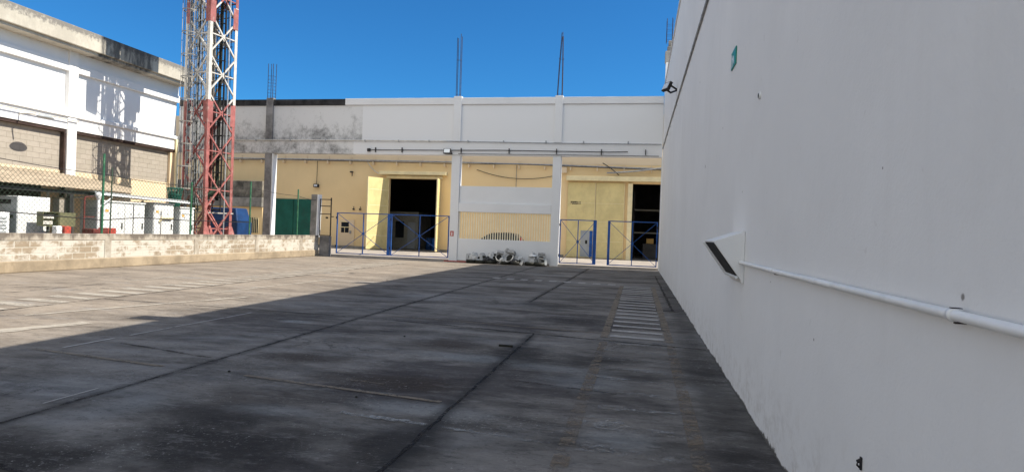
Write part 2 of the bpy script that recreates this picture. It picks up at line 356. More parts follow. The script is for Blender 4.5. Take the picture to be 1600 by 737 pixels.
    col = n.mix(n.math('MULTIPLY', n.step(n.noise(38, 4, .7), .60, .75), .35), col, (.30, .285, .27))
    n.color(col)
    n.b.inputs['Roughness'].default_value = .8
    n.bump(n.math('ADD', n.math('MULTIPLY', n.noise(16, 6, .75), .7), mid), .35, .02); return n.m
M['yard'] = yard_mat()
def wornpaint(name, c, thr, sc=3.2, soft=.24):
    n = N(name, .75, 0, .2)
    f = n.noise(sc, 8, .75, n.scaled((.7, 1.3, 1))); g = n.noise(.5, 3, .5)
    col = n.mix(n.step(n.noise(5, 5, .7), .35, .7), tuple(a*.75 for a in c), c); n.color(col)
    t = n.math('ADD', f, n.math('MULTIPLY', n.math('SUBTRACT', g, .5), .35))
    t = n.math('ADD', t, n.math('MULTIPLY', n.math('SUBTRACT', n.noise(22, 5, .75), .5), .55)); n.alpha(n.step(t, thr, thr+soft, 0, .8)); return n.m
M['pt_yellow'] = wornpaint('worn_yellow_paint', (.26, .215, .165), .27)
M['pt_yellow2'] = wornpaint('very_worn_yellow_paint', (.25, .20, .15), .40)
M['pt_white'] = wornpaint('worn_white_paint', (.50, .48, .455), .20)
M['pt_white2'] = wornpaint('very_worn_white_paint', (.36, .355, .345), .46, 4.5)
M['pt_white3'] = wornpaint('worn_white_line_paint', (.37, .375, .37), .40, 7.0, .3)
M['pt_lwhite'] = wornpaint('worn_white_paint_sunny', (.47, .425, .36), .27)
M['tar'] = wornpaint('dark_joint_filler', (.024, .022, .021), .30, 3.5, .3)
M['tar2'] = wornpaint('faint_joint_filler', (.04, .034, .03), .36, 2.5, .2)

# ------------------------------------------------------------------ the setting: ground and markings
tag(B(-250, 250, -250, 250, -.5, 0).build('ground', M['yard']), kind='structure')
def sheet(name, quads, mat, z=.004):
    mb = MB()
    for q in quads: mb.add([(p[0], p[1], z) for p in q], [(0, 1, 2, 3)])
    o = mb.build(name, mat); return tag(o, kind='structure')
def rect(x0, x1, y0, y1): return [(x0, y0), (x1, y0), (x1, y1), (x0, y1)]
def strip(a, b, w, jit=0.0, seg=.25):
    a = Vector(a); b = Vector(b); d = (b-a); L = d.length; d.normalize(); nrm = Vector((-d.y, d.x)); k = max(1, int(L/seg)); qs = []
    prev = None
    for i in range(k+1):
        p = a+d*L*i/k; c = nrm*random.uniform(-jit, jit)*.6; w1 = w/2*(1+random.uniform(-.45, .45)*(jit > 0)); w2 = w/2*(1+random.uniform(-.45, .45)*(jit > 0))
        cur = (tuple(p+c+nrm*w1), tuple(p+c-nrm*w2))
        if prev: qs.append([prev[1], cur[1], cur[0], prev[0]])
        prev = cur
    return qs
sheet('ground_joint', strip((-4.76, 1), (-4.78, 31.2), .04, .015, .12)+strip((-1.62, 1), (-1.57, 10.0), .035, .012, .12)+strip((-2.42, 14.5), (-2.24, 31), .05, .015), M['tar'], .004)
sheet('ground_joint', strip((-4.32, 10.43), (1.04, 9.52), .07, .02)+strip((-4.1, 3.35), (-2.9, 3.05), .05, .01)+strip((-.62, 14.35), (1.05, 14.15), .10, .02), M['tar'], .006)
sheet('ground_joint', strip((-10.4, 10.75), (-4.9, 10.50), .05, .015)+strip((-6.5, 7.0), (-4.9, 6.6), .05, .015)+strip((-4.6, 14.9), (-.6, 14.3), .04, .008)
      + strip((-10.38, 5), (-10.6, 28), .06, .02)+strip((-1.5, 6.75), (-.15, 6.5), .03, .01)+strip((-4.9, 24.2), (-2.4, 23.4), .09, .02)+strip((-7.8, 22), (-4.6, 21.5), .06, .02)
      + strip((-1.3, 24.6), (1, 24.4), .06, .01)+strip((-3.6, 28.2), (-.2, 27.7), .07, .02)+strip((.82, 14.3), (.80, 27), .06, .02), M['tar2'], .006)
sheet('ground_crack', strip((-12.70, 10.4), (-12.85, 13.3), .05, .01)+strip((-13.6, 11.6), (-12.6, 12.5), .04, .01)+strip((-14.5, 10.8), (-13.4, 13.6), .04, .015), M['tar2'], .006)
# hatched walkway along the right wall
sheet('road_marking', strip((-.46, 10.05), (-.44, 20.9), .125)+strip((.545, 9.9), (.56, 20.9), .125)+strip((-4.5, 10.93), (-.52, 10.46), .055), M['pt_yellow'], .008)
bars = []; yb = 10.12
while yb < 20.8:
    bars += [[(-.37, yb+.03), (.465, yb-.06), (.465, yb+.13), (-.37, yb+.24)]]; yb += .60
sheet('road_marking', bars, M['pt_white'], .010)
sheet('road_marking', strip((-.485, 3.2), (-.44, 9.6), .125)+strip((.49, 3.2), (.54, 9.6), .125), M['pt_yellow2'], .008)
nb = []; yb = 4.05
while yb < 9.5:
    nb += [[(-.40, yb+.03), (.40, yb-.05), (.40, yb+.10), (-.40, yb+.20)]]; yb += .60
sheet('road_marking', nb+strip((-.75, 4.80), (.1, 4.69), .05, .02), M['pt_white2'], .010)
sheet('road_marking', strip((-2.46, 5.04), (-1.62, 4.925), .075, .03, .05)+strip((-1.52, 4.91), (-.75, 4.80), .055, .025, .05)+strip((-5.7, 9.66), (-5.35, 9.45), .16, .05, .1), M['pt_white3'], .010)
sheet('road_marking', strip((-.38, 5.55), (.02, 5.5), .12, .03, .06), M['pt_white2'], .010)
sheet('road_marking', strip((-.40, 5.50), (-.02, 5.46), .15, .03, .06)+strip((-.36, 4.82), (-.06, 4.78), .17, .04, .06), M['pt_white2'], .0125)
sheet('road_marking', strip((-4.0, 5.96), (-1.74, 5.63), .06)+strip((-7.1, 6.33), (-5.06, 6.04), .07)+strip((-2.9, 6.15), (-2.5, 6.09), .018), M['pt_yellow'], .008)
sheet('road_marking', strip((-6.85, 6.5), (-6.83, 7.25), .05)+strip((-6.82, 7.5), (-6.75, 10.2), .04)+strip((-4.93, 4.5), (-4.92, 5.05), .02), M['pt_white'], .008)
row = []
for k in range(9): row += [rect(-4.9+k*.5, -4.65+k*.5, 21.3-k*.045, 21.75-k*.045)]
sheet('road_marking', row, M['pt_white'], .008)
# hatched walkway in the sun on the left
lz = []; yb = 7.35
while yb < 28:
    lz += [[(-11.55-.01*(yb-8), yb+.10), (-10.46-.005*(yb-8), yb), (-10.46-.005*(yb-8), yb+.27), (-11.55-.01*(yb-8), yb+.39)]]; yb += .62
sheet('road_marking', lz, M['pt_lwhite'], .008)
sheet('road_marking', strip((-9.6, 8.4), (-8.3, 12.4), .12, .04)+strip((-8.6, 7.0), (-8.2, 8.2), .3, .1)+strip((-9.4, 12.5), (-9.0, 18), .1, .03)+strip((-12.9, 14), (-13.6, 27), .09, .02), M['pt_lwhite'], .008)
# raised porch slab behind the gates
tag(B(-30, 14, 31.72, 60, -.3, .10).build('porch_floor', M['slab'], bev=.015), kind='structure')

# ------------------------------------------------------------------ right wall building
rw = thing('white_building', 'tall plain white plastered building wall running along the right side of the yard', 'building', (1.07, 10, 0))
mb = MB(); mb.box(1.07, 7.5, -14, 31.3, -.2, 9.0); mb.build('wall', M['plaster'], rw, bev=.02)
mb = MB(); mb.box(1.03, 7.55, -14.05, 31.35, 9.003, 9.06); mb.build('coping', M['plaster'], rw)
def rebars(x0, y0, w, z0, z1, lean=0.0, ties=5, n=4, conv=0.0):
    mb = MB()
    for k in range(n):
        dx = (k % 2)*w; dy = (k//2)*w
        cxx = (w/2-dx)*conv
        mb.tube([(x0+dx, y0+dy, z0), (x0+dx+lean*.5+cxx*.4, y0+dy, (z0+z1)/2), (x0+dx+lean+cxx, y0+dy+random.uniform(-.02, .02), z1-random.uniform(0, .25))], .016, 5)
    for j in range(ties):
        z = z0+.12+(z1-z0)*.55*j/max(1, ties-1); t = (z-z0)/(z1-z0)*lean
        p = [(x0+t, y0), (x0+w+t, y0), (x0+w+t, y0+w), (x0+t, y0+w), (x0+t, y0)]
        for a, b in zip(p[:-1], p[1:]): mb.bar((*a, z), (*b, z), .008)
    return mb
for (yy, zt, zr) in ((9.85, 9.75, 0), (18.0, 9.7, 11.1)):
    c = B(1.075, 1.45, yy-.2, yy+.2, 9.06, zt).build('column_stub', M['concrete'], rw, bev=.02)
    if zr: rebars(1.13, yy-.13, .24, zt, zr, 0, 4).build('rebar', M['rust'], c)
M['slot'] = plain('dark_slot_rubber', (.03, .03, .031), .8, 0, .2, 6)
# projecting hatch with a dark sloped face
A_, B_, C_ = (1.068, 6.7, 1.70), (.76, 6.7, 1.59), (1.068, 6.7, 1.165)
hd = MB().prism([A_, B_, C_], (0, .85, 0)).build('hatch_hood', M['plaster'], rw, bev=.006)
nv = Vector((C_[2]-B_[2], 0, -(C_[0]-B_[0]))).normalized()
def onface(t, y, off): 
    p = Vector(B_).lerp(Vector(C_), t); return (p.x+nv.x*off, y, p.z+nv.z*off)
def slopeplate(t0, t1, y0, y1, o0, o1):
    return MB().prism([onface(t0, y0, o0), onface(t1, y0, o0), onface(t1, y0, o1), onface(t0, y0, o1)], (0, y1-y0, 0))
slopeplate(.03, .80, 6.712, 7.48, .002, .008).build('dark_slot', M['slot'], hd)
mb = MB()
for a in ((.0, .84, 7.48, 7.54), (.80, .84, 6.702, 7.478)):
    q = slopeplate(*a, .0025, .03); mb.add(q.v, q.f)
mb.build('slot_frame', M['white_paint'], hd)
B(1.045, 1.067, 6.69, 6.73, 1.18, 1.70).build('edge_trim', M['plaster'], hd)

def wallthing(mb, name, mat, label, cat, bev=0, group=None):
    return tag(mb.build(name, mat, bev=bev), label, cat, group)
pr = thing('handrail_pipe', 'white painted horizontal pipe fixed low along the white right wall', 'pipe', (1.0, 2, 1.38))
MB().tube([(1.03, -3, 1.385), (1.03, 2.3, 1.382), (1.032, 5.0, 1.38), (1.03, 6.69, 1.385)], .0185, 12).build('pipe', M['white_paint'], pr)
for yy in (2.32, 5.1, -1.0):
    cl = MB(); cl.lathe([(.0187, -.014), (.0215, -.014), (.0215, .014), (.0187, .014)], (1.03, yy, 1.382), 14, Matrix.Rotation(R(90), 3, 'X'))
    c_ = cl.build('clamp', M['white_paint'], pr)
    MB().box(1.034, 1.068, yy-.006, yy+.006, 1.3535, 1.3595).build('anchor', M['rust'], c_)
    if yy < 3: MB().box(1.022, 1.052, yy-.012, yy+.012, 1.4038, 1.4060).build('strap_end', M['rust'], c_)
for yy in (4.0, .2): MB().lathe([(.0187, -.035), (.0206, -.033), (.0206, .033), (.0187, .035)], (1.031, yy, 1.381), 14, Matrix.Rotation(R(90), 3, 'X')).build('coupling', M['white_paint'], pr)
cd = thing('wall_conduit', 'thin dark conduit running high along the white right wall', 'conduit', (1.05, 15, 5.8))
MB().tube([(1.045, -2, 5.72), (1.045, 9, 5.73), (1.045, 14, 5.78), (1.045, 22, 5.86), (1.045, 31.2, 5.92)], .024, 8).build('pipe', M['grey_metal'], cd)
mb = MB()
for k in range(16): mb.box(1.03, 1.068, k*2.0+.3, k*2.0+.36, 5.70+.006*k, 5.79+.006*k)
mb.build_each('clamp', M['cab_grey'], cd)
def floodlight(label, loc, rz, tilt, mat_body='dark_metal'):
    t = thing('floodlight', label, 'lamp', loc, 'floodlights on the walls', rz)
    t.rotation_euler = (tilt, 0, rz)
    b = MB(); b.box(-.19, .19, -.05, .05, -.14, .14); b.build('housing', M['dark_metal'], t, bev=.012, local=True)
    B(-.155, .155, -.058, -.0505, -.105, .105).build('glass', M['lamp_glass'], t, local=True)
    b = MB(); b.box(-.21, -.195, -.02, .28, -.03, .03); b.box(.195, .21, -.02, .28, -.03, .03); b.box(-.21, .21, .28, .30, -.03, .03); b.build('bracket', M['dark_metal'], t, local=True)
    return t
floodlight('black floodlight on the tall white right wall beside the conduit', (.76, 20.6, 6.42), R(-90)+.5, R(-25))
floodlight('black rectangular floodlight at the left end of the facade, over the white column', (-9.83, 31.38, 5.72), 0, R(-18))
es = thing('green_sign', 'small green emergency sign high on the white right wall', 'sign', (1.06, 7.95, 3.78))
B(1.055, 1.067, 7.75, 8.11, 3.68, 3.885).build('panel', M['green_sign'], es)
mb = MB()
mb.prism([(1.052, 8.0, 3.70), (1.052, 7.97, 3.70), (1.052, 7.93, 3.77), (1.052, 7.89, 3.71), (1.052, 7.87, 3.72), (1.052, 7.90, 3.80), (1.052, 7.95, 3.83), (1.052, 8.02, 3.79), (1.052, 7.98, 3.78)], (.002, 0, 0))
mb.prism([(1.052, 8.075, 3.70), (1.052, 8.05, 3.70), (1.052, 8.05, 3.86), (1.052, 8.075, 3.86)], (.002, 0, 0)); mb.build('pictogram', M['white_paint'], es)
pt = thing('pipe_stub', 'small round pipe end sticking out of the white right wall', 'pipe', (1.05, 6.16, 2.95))
MB().lathe([(.0, -.0), (.022, 0), (.034, .0), (.036, -.01), (.036, -.025)], (1.055, 6.16, 2.95), 12, Matrix.Rotation(R(-90), 3, 'Y')).build('ring', M['white_paint'], pt)
MB().lathe([(.0, .0), (.024, .0)], (1.0515, 6.16, 2.95), 12, Matrix.Rotation(R(-90), 3, 'Y')).build('bore', M['black'], pt)
wallthing(MB().tube([(1.068, 3.215, .605), (1.048, 3.21, .595), (1.05, 3.22, .57), (1.066, 3.225, .555)], .005, 6).box(1.061, 1.068, 3.21, 3.225, .55, .61).box(1.058, 1.068, 3.235, 3.26, .575, .583), 'wall_hook', M['dark_metal'], 'rusty little hook low on the white right wall near the bottom edge', 'hook')

# ------------------------------------------------------------------ facade screen across the end of the yard
fc = thing('facade_screen', 'long white concrete frame facade with open bays closing the far end of the yard', 'facade', (-9, 31.9, 0))
F0, F1 = 31.7, 32.1
def part(name, mat, *boxes, par=fc, bev=.012, label=None):
    mb = MB()
    for b in boxes: mb.box(*b)
    return tag(mb.build(name, mat, par, bev=bev), label)
cols = ((-20.49, -20.05), (-9.66, -9.21), (-4.33, -3.91), (1.05, 1.45))
for i, (a, b) in enumerate(cols):
    c = part('column', M['sooty_shade_grey'] if i == 0 else M['facade_white'], (a, b, F0-.004, F1+.004, 0, 5.555), label='grimy grey column behind the block wall' if i == 0 else None)
    u = part('column_upper', M['sooty_shade_grey'] if i == 0 else M['facade_white'], (a+.02, b, F0-.06, F0+.2, 6.25, 8.62 if i < 3 else 10.2), label='black mouldy upper column' if i == 0 else None)
    if i == 3:
        mb = MB()
        for (z0, z1, g) in ((10.2, 10.75, .04), (10.75, 11.0, -.05), (11.0, 11.3, -.10)): mb.box(a+.02-g, b+g, F0-.06-g, F0+.3+g, z0, z1)
        mb.build('rough_top', M['concrete'], u, bev=.04)
        rebars(a+.02, F0+.0, .27, 11.2, 12.55, 0, 4).build('rebar', M['rust'], u)
    else:
        (rebars(a+.06, F0-.02, .30, 8.6, 10.65, 0, 7), rebars(a+.12, F0-.02, .19, 8.6, 11.9, -.02, 2), rebars(a+.10, F0-.02, .24, 8.6, 11.85, .04, 2, 4, .8))[i].build('rebar', M['rust'], u)
part('column_sunlit_edge', M['white_paint'], (-20.046, -19.98, F0-.01, F1+.01, 0, 5.55), label='white strip painted as the sunlit edge of the grimy column')  # sunlight on the column's right face put in as a white strip
part('beam', M['mould_beam'], (-26.0, 1.06, F0-.03, F1, 5.56, 6.25), label='white beam with black mould on its left part')
part('upper_wall', M['mould_panel'], (-26.0, 1.06, F0+.04, F1, 6.253, 8.2), label='upper wall panels, mouldy on the left and freshly painted on the right')
part('cap_beam', M['facade_white'], (-15.76, 1.05, F0-.04, F1+.03, 8.203, 8.55))
part('mouldy_cap', M['mould_black'], (-26.0, -15.763, F0-.04, F1+.03, 8.203, 8.53), label='black mouldy stretch of cap beam')
part('infill_wall', M['facade_white'], (-9.205, -4.335, F0+.06, F1-.05, 0, 1.22))
part('infill_panel', M['facade_white'], (-9.205, -4.335, F0+.10, F1-.05, 3.08, 3.97))
part('lintel', M['facade_white'], (-9.205, -4.335, F0+.005, F1, 2.62, 3.077))
mb = MB(); nb_ = 38
for k in range(nb_):
    x = -9.205+.135/2+k*(4.87/nb_); mb.box(x-.024, x+.024, F0+.12, F0+.17, 1.223, 2.617)
M['bar_cream'] = plain('grille_cream_paint', (.86, .77, .56), .55, 0, .05, 2)
mb.build('railing_bars', M['bar_cream'], fc)
part('base_stain', M['brickred'], (-9.9, -8.4, F0-.012, F0+.05, 0, .05), bev=.0, label='faded red paint line at the foot of the wall')

# pipes along the beam
p = thing('beam_pipe', 'long pale water pipe along the top edge of the facade beam', 'pipe', (-10, 31.6, 6.28))
MB().tube([(-22.4, 31.62, 6.10), (-22.4, 31.60, 6.27), (-16, 31.60, 6.285), (-9.95, 31.60, 6.27)], .035, 8).build('pipe', M['cable_white'], p)
MB().tube([(-9.94, 31.60, 6.265), (-4, 31.60, 6.20), (1.0, 31.60, 6.18)], .022, 8).build('conduit', M['grey_metal'], p)
mb = MB()
for x in (-21, -18.9, -16.8, -14.5, -12.6, -10.9, -8.8, -6.9, -4.7, -2.8, -.6): mb.box(x-.03, x+.03, 31.56, 31.67, 6.22, 6.32)
mb.build_each('clip', M['cab_grey'], p)
p = thing('cable_run', 'thin dark cable conduit along the middle of the facade beam', 'conduit', (-5, 31.6, 5.75))
MB().tube([(-14.25, 31.61, 5.78), (-9.4, 31.61, 5.80), (-7.3, 31.60, 5.82), (-1.6, 31.60, 5.78), (-.6, 31.6, 5.80)], .02, 8).build('pipe', M['dark_metal'], p)
MB().tube([(-9.3, 31.61, 5.62), (-4, 31.61, 5.62), (.9, 31.61, 5.60)], .014, 6).build('lower_cable', M['dark_metal'], p)
mb = MB(); mb.box(-14.35, -14.20, 31.55, 31.668, 5.70, 5.86)
for x in (-13.9, -12.4, -9.15, -6.6, -4.15, -1.9, .25): mb.box(x-.018, x+.018, 31.585, 31.67, 5.66, 5.92)
mb.build_each('clamp', M['dark_metal'], p)
fs = thing('fire_sign', 'small red fire extinguisher sign on the white column beside the gate', 'sign', (-9.5, 31.68, 1.45))
B(-9.60, -9.42, 31.680, 31.694, 1.33, 1.60).build('panel', M['brickred'], fs)
mb = MB(); mb.box(-9.535, -9.485, 31.672, 31.679, 1.36, 1.53); mb.box(-9.52, -9.50, 31.672, 31.679, 1.533, 1.56); mb.build('pictogram', M['white_paint'], fs)

# ------------------------------------------------------------------ warehouse behind the porch
wh = thing('warehouse', 'yellow painted warehouse with tall doors seen through the facade bays', 'building', (-10, 42, 0))
WY = 42.0; T = .3
def wp(name, mat, *b, bev=0.0, label=None, par=wh): return part(name, mat, *b, par=par, bev=bev, label=label)
X0, X1 = -38.0, 14.0
OL = (-17.35, -13.55, 5.15); OR = (-.50, 4.2, 5.10)
wp('wall', M['cream'], (X0, OL[0], WY, WY+T, .1, 6.3), (OL[1], OR[0], WY, WY+T, .1, 6.3), (OR[1], X1, WY, WY+T, .1, 6.3), (OL[0], OL[1], WY, WY+T, OL[2], 6.3), (OR[0], OR[1], WY, WY+T, OR[2], 6.3))
wp('upper_wall', M['beige'], (X0, X1, WY-.01, WY+T, 6.303, 9.6))
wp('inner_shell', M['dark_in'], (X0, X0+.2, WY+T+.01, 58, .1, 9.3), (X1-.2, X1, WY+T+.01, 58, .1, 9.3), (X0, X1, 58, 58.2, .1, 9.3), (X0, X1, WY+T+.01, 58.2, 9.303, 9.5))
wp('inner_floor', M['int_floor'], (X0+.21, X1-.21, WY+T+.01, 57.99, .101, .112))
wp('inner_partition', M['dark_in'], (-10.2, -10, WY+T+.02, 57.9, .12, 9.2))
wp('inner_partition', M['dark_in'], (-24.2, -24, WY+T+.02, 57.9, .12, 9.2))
wp('plinth_band', M['concrete'], (-30, OL[0]-.1, WY-.02, WY-.001, .1, .28))
wp('plinth_band', M['concrete'], (OL[1]+.1, -4.8, WY-.02, WY-.001, .1, .28))
# hoods over the doors
wp('door_hood', M['cream_trim'], (-17.95, -13.05, WY-.45, WY-.002, 5.40, 5.62), bev=.01)
wp('door_hood', M['cream_trim'], (-4.75, 4.6, WY-.40, WY-.002, 5.22, 5.52), bev=.01)
wp('door_track', M['cream_trim'], (-17.5, -13.4, WY-.16, WY-.002, 5.16, 5.34))
wp('door_jamb', M['cream_trim'], (-.70, -.40, WY-.22, WY+T+.02, .1, 5.10), bev=.01)
# open hinged leaves of the left doorway
def leaf(hx, ang, w, zt, lab):
    d = Vector((math.cos(ang), math.sin(ang), 0)); nn = Vector((-d.y, d.x, 0)); h = Vector((hx, WY-.04, 0))
    mb = MB(); a = h; b = h+d*w
    mb.prism([a+nn*-.03+Vector((0, 0, .16)), b+nn*-.03+Vector((0, 0, .16)), b+nn*.03+Vector((0, 0, .16)), a+nn*.03+Vector((0, 0, .16))], (0, 0, zt-.16))
    o = tag(mb.build('door_leaf', M['cream_metal'], wh), lab)
    mb = MB()
    for z in (1.1, 2.1, 3.2, 4.3): mb.bar(a+Vector((0, 0, z)), b+Vector((0, 0, z)), .072, .035)
    mb.bar(a+d*.02+Vector((0, 0, .17)), a+d*.02+Vector((0, 0, zt-.01)), .075); mb.bar(b-d*.02+Vector((0, 0, .17)), b-d*.02+Vector((0, 0, zt-.01)), .075)
    mb.build('frame_rib', M['cream_trim'], o)
leaf(OL[0], R(180+58), 1.75, 5.13, 'open sunlit cream steel leaf')
leaf(OL[1], R(-80), 1.45, 5.10, 'open cream steel leaf seen almost edge on')
# sliding doors of the right doorway
for (a, b) in ((-4.64, -2.80), (-2.77, -.90)):
    d = wp('sliding_door', M['cream_metal'], (a, b, WY-.10, WY-.04, .15, 5.12))
    mb = MB()
    for z in (1.25, 2.55, 3.75): mb.box(a+.02, b-.02, WY-.112, WY-.1005, z-.012, z+.012)
    mb.box(b-.035, b-.003, WY-.115, WY-.1005, .16, 5.11); mb.build_each('seam', M['cream_trim'], d)
    if a < -4:
        k = B(-3.70, -2.90, WY-.125, WY-.1005, .20, 1.94).build('wicket_door', M['cab_grey'], d); tag(k, 'pale grey wicket door with blue edge')
        B(-3.10, -2.90, WY-.14, WY-.1255, .2, 1.93).build('blue_strip', M['blue'], k)
        B(-3.38, -3.24, WY-.14, WY-.1255, 1.06, 1.30).build('dark_plate', M['black'], k)
        cu = bpy.data.curves.new('door_lettering', 'FONT'); cu.body = 'BODEGA 11'; cu.size = .24; cu.extrude = .004; cu.align_x = 'CENTER'; cu.offset = .014
        to = bpy.data.objects.new('door_lettering', cu); dg = bpy.context.evaluated_depsgraph_get(); COL.objects.link(to); dg.update()
        me = bpy.data.meshes.new_from_object(to.evaluated_get(bpy.context.evaluated_depsgraph_get())); bpy.data.objects.remove(to)
        tx = bpy.data.objects.new('door_lettering', me); COL.objects.link(tx); me.materials.clear(); me.materials.append(M['black']); tx.parent = d
        wd = sum((v.co.x for v in me.vertices), 0)/len(me.vertices); sx = .66/max(.01, (max(v.co.x for v in me.vertices)-min(v.co.x for v in me.vertices)))
        tx.scale = (sx, 1, 1); tx.rotation_euler = (R(90), 0, 0); tx.location = Vector((-4.08, WY-.106, 3.68))-wh.location
# green double door, small door, barred windows
for (a, b, y) in ((-26.3, -24.66, WY-.09), (-24.6, -22.92, WY-.14)):
    d = wp('green_door', M['green_door'], (a, b, y, WY-.004, .15, 3.52), bev=.01)
    B(a+.1, b-.1, y-.012, y-.0005, 1.2, 1.24).build('rail', M['green_door'], d)
wp('green_door_frame', M['cream_trim'], (-26.42, -26.31, WY-.12, WY-.004, .1, 3.58))
wp('green_door_frame', M['cream_trim'], (-22.91, -22.82, WY-.12, WY-.004, .1, 3.58))
d = wp('side_door', M['beige'], (-20.98, -19.85, WY-.05, WY-.004, .3, 2.14))
w = B(-20.86, -20.28, WY-.06, WY-.0505, 1.22, 1.98).build('window', M['glass_dark'], d)
mb = MB(); mb.box(-20.88, -20.26, WY-.075, WY-.0605, 1.58, 1.63); mb.box(-20.88, -20.26, WY-.075, WY-.0605, 1.96, 2.0); mb.box(-20.6, -20.57, WY-.075, WY-.0605, 1.22, 1.575); mb.build('bars', M['cream_trim'], w)
B(-20.22, -20.08, WY-.09, WY-.0505, 1.16, 1.36).build('handle', M['grey_metal'], d)
mb = MB()
for x in (-19.95, -19.45): mb.box(x-.05, x+.05, WY-.14, WY-.003, 2.85, 2.95); mb.box(x+.02, x+.05, WY-.14, WY-.11, 2.953, 3.1)
mb.build_each('wall_bracket', M['dark_metal'], wh)
# grey annex slab on the left
ax = thing('concrete_annex', 'mossy grey concrete annex with barred window between the tower and grimy column', 'annex', (-28, 41.3, 0))
M['moss'] = plain('mossy_concrete', (.22, .20, .165), .95, 0, .3, 1.3, .4, (.05, .055, .045, .9))
part('parapet', M['moss'], (-34, -26.75, 41.2, 41.97, 3.52, 4.72), par=ax, bev=.03)
part('ledge', M['concrete'], (-34, -26.70, 41.1, 41.97, 2.84, 3.515), par=ax, bev=.02)
part('wall', M['cream'], (-34, -26.75, 41.3, 41.97, .1, 2.835), par=ax)
for (a, b, c, d) in ((-27.72, -27.0, .95, 2.06), (-28.6, -28.05, 1.2, 2.15)):
    w = part('window', M['glass_dark'], (a, b, 41.27, 41.295, c, d), par=ax); mb = MB()
    for k in range(6): mb.box(a+k*.14, a+k*.14+.035, 41.23, 41.268, c, d)
    mb.build('bars', M['cream_trim'], w)

# cable tray, cables, lamp on the warehouse wall
p = thing('cable_tray', 'grey service pipe with brackets along the top of the yellow warehouse wall', 'pipe', (-12, 41.8, 6.3))
MB().tube([(-30, 41.78, 6.42), (-22.7, 41.78, 6.40), (-13, 41.78, 6.33), (-5, 41.78, 6.22), (3, 41.78, 6.02)], .05, 8).build('pipe', M['grey_metal'], p)
MB().tube([(-30, 41.74, 6.30), (-25, 41.74, 6.36), (-20, 41.74, 6.29), (-12, 41.74, 6.20), (-8, 41.74, 6.24), (-3, 41.74, 6.10), (3, 41.74, 5.93)], .022, 6).build('cable', M['dark_metal'], p)
mb = MB()
for k in range(19): 
    x = -29+k*1.75; z = 6.42-.0125*max(0, x+22)-.004*max(0, x+5)
    mb.box(x-.035, x+.035, 41.72, 41.985, z-.30, z-.08); mb.box(x-.03, x+.03, 41.93, 41.985, z-.05, z+.25)
mb.build_each('bracket', M['beige'], p)
def sag(a, b, dip, n=12):
    a = Vector(a); b = Vector(b); return [a.lerp(b, i/n)-Vector((0, 0, dip*4*(i/n)*(1-i/n))) for i in range(n+1)]
wallthing(MB().tube(sag((-10.95, 41.9, 5.85), (-5.2, 41.9, 5.62), .45), .022, 6), 'hanging_cable', M['dark_metal'], 'long dark cable sagging across the yellow wall in the middle bay', 'cable')
wallthing(MB().tube(sag((-2.1, 41.7, 5.75), (1.6, 41.6, 6.15), .06), .05, 6), 'loose_duct', M['grey_metal'], 'loose pale pipe slanting above the right warehouse doorway', 'pipe')
wallthing(MB().tube(sag((-2.4, 41.75, 6.4), (-1.3, 41.65, 5.60), -.05), .03, 6), 'loose_cable', M['dark_metal'], 'dark cable dropping from the service pipe onto the right door hood', 'cable')
wallthing(MB().tube(sag((-19.0, 41.9, 6.3), (-17.4, 41.75, 5.45), .35), .025, 6), 'loop_cable', M['cable_white'], 'pale looping cable left of the open warehouse doorway', 'cable')
wallthing(MB().tube(sag((-12.6, 41.5, 6.65), (-9.5, 32.2, 5.6), .1), .02, 6), 'slack_cable', M['cable_white'], 'white slack cable from the warehouse to the white facade column', 'cable')
wallthing(MB().tube([(-8.2, 41.95, 6.2), (-8.18, 41.94, 5.2), (-8.2, 41.95, 4.0)], .018, 6), 'drop_conduit', M['concrete'], 'thin vertical conduit down the yellow wall in the middle bay', 'conduit')
wallthing(B(-5.1, -4.75, 41.78, 41.99, 5.72, 6.15), 'junction_box', M['beige'], 'beige junction box on the yellow wall above the right doors', 'box', .01)
l = thing('wall_lamp', 'small hanging lamp on a drop conduit on the yellow wall above the green doors', 'lamp', (-22.85, 41.9, 4.5))
MB().tube([(-22.87, 41.93, 6.3), (-22.87, 41.9, 4.66)], .018, 6).build('conduit', M['dark_metal'], l)
B(-23.05, -22.68, 41.74, 41.95, 4.40, 4.64).build('housing', M['dark_metal'], l, bev=.02); B(-22.99, -22.74, 41.725, 41.739, 4.45, 4.59).build('glass', M['lamp_glass'], l)
wallthing(MB().box(-20.3, -20.1, 41.85, 41.995, 5.52, 5.60).box(-20.14, -20.1, 41.85, 41.90, 5.25, 5.517), 'wall_bracket', M['dark_metal'], 'lone dark angle bracket high on the yellow wall left of the open doorway', 'bracket')
# inside
M['cabin'] = plain('dull_cabin_paint', (.30, .29, .24), .7, 0, .1, 2)
oc = thing('office_cabin', 'pale office cabin standing inside the dark left doorway', 'cabin', (-17.8, 46, .1))
part('wall', M['cabin'], (-19.5, -16.5, 46, 49, .115, 2.95), par=oc); 
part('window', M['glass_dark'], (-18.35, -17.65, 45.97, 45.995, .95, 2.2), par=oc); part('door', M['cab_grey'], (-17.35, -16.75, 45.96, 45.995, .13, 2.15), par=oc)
rk = thing('storage_rack', 'dark storage rack with pale beams inside the right doorway', 'rack', (1.2, 47, .1))
mb = MB()
for x in (-.3, 2.9): 
    for y in (46.6, 47.6): mb.box(x-.05, x+.05, y-.05, y+.05, .115, 5.0)
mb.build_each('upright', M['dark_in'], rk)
mb = MB()
for z in (1.9, 3.55): mb.box(-.24, 2.84, 46.53, 46.60, z, z+.09); mb.box(-.24, 2.84, 47.6, 47.67, z, z+.09); mb.box(-.24, 2.84, 46.605, 47.595, z+.03, z+.06)
mb.build_each('beam', M['cabin'], rk)
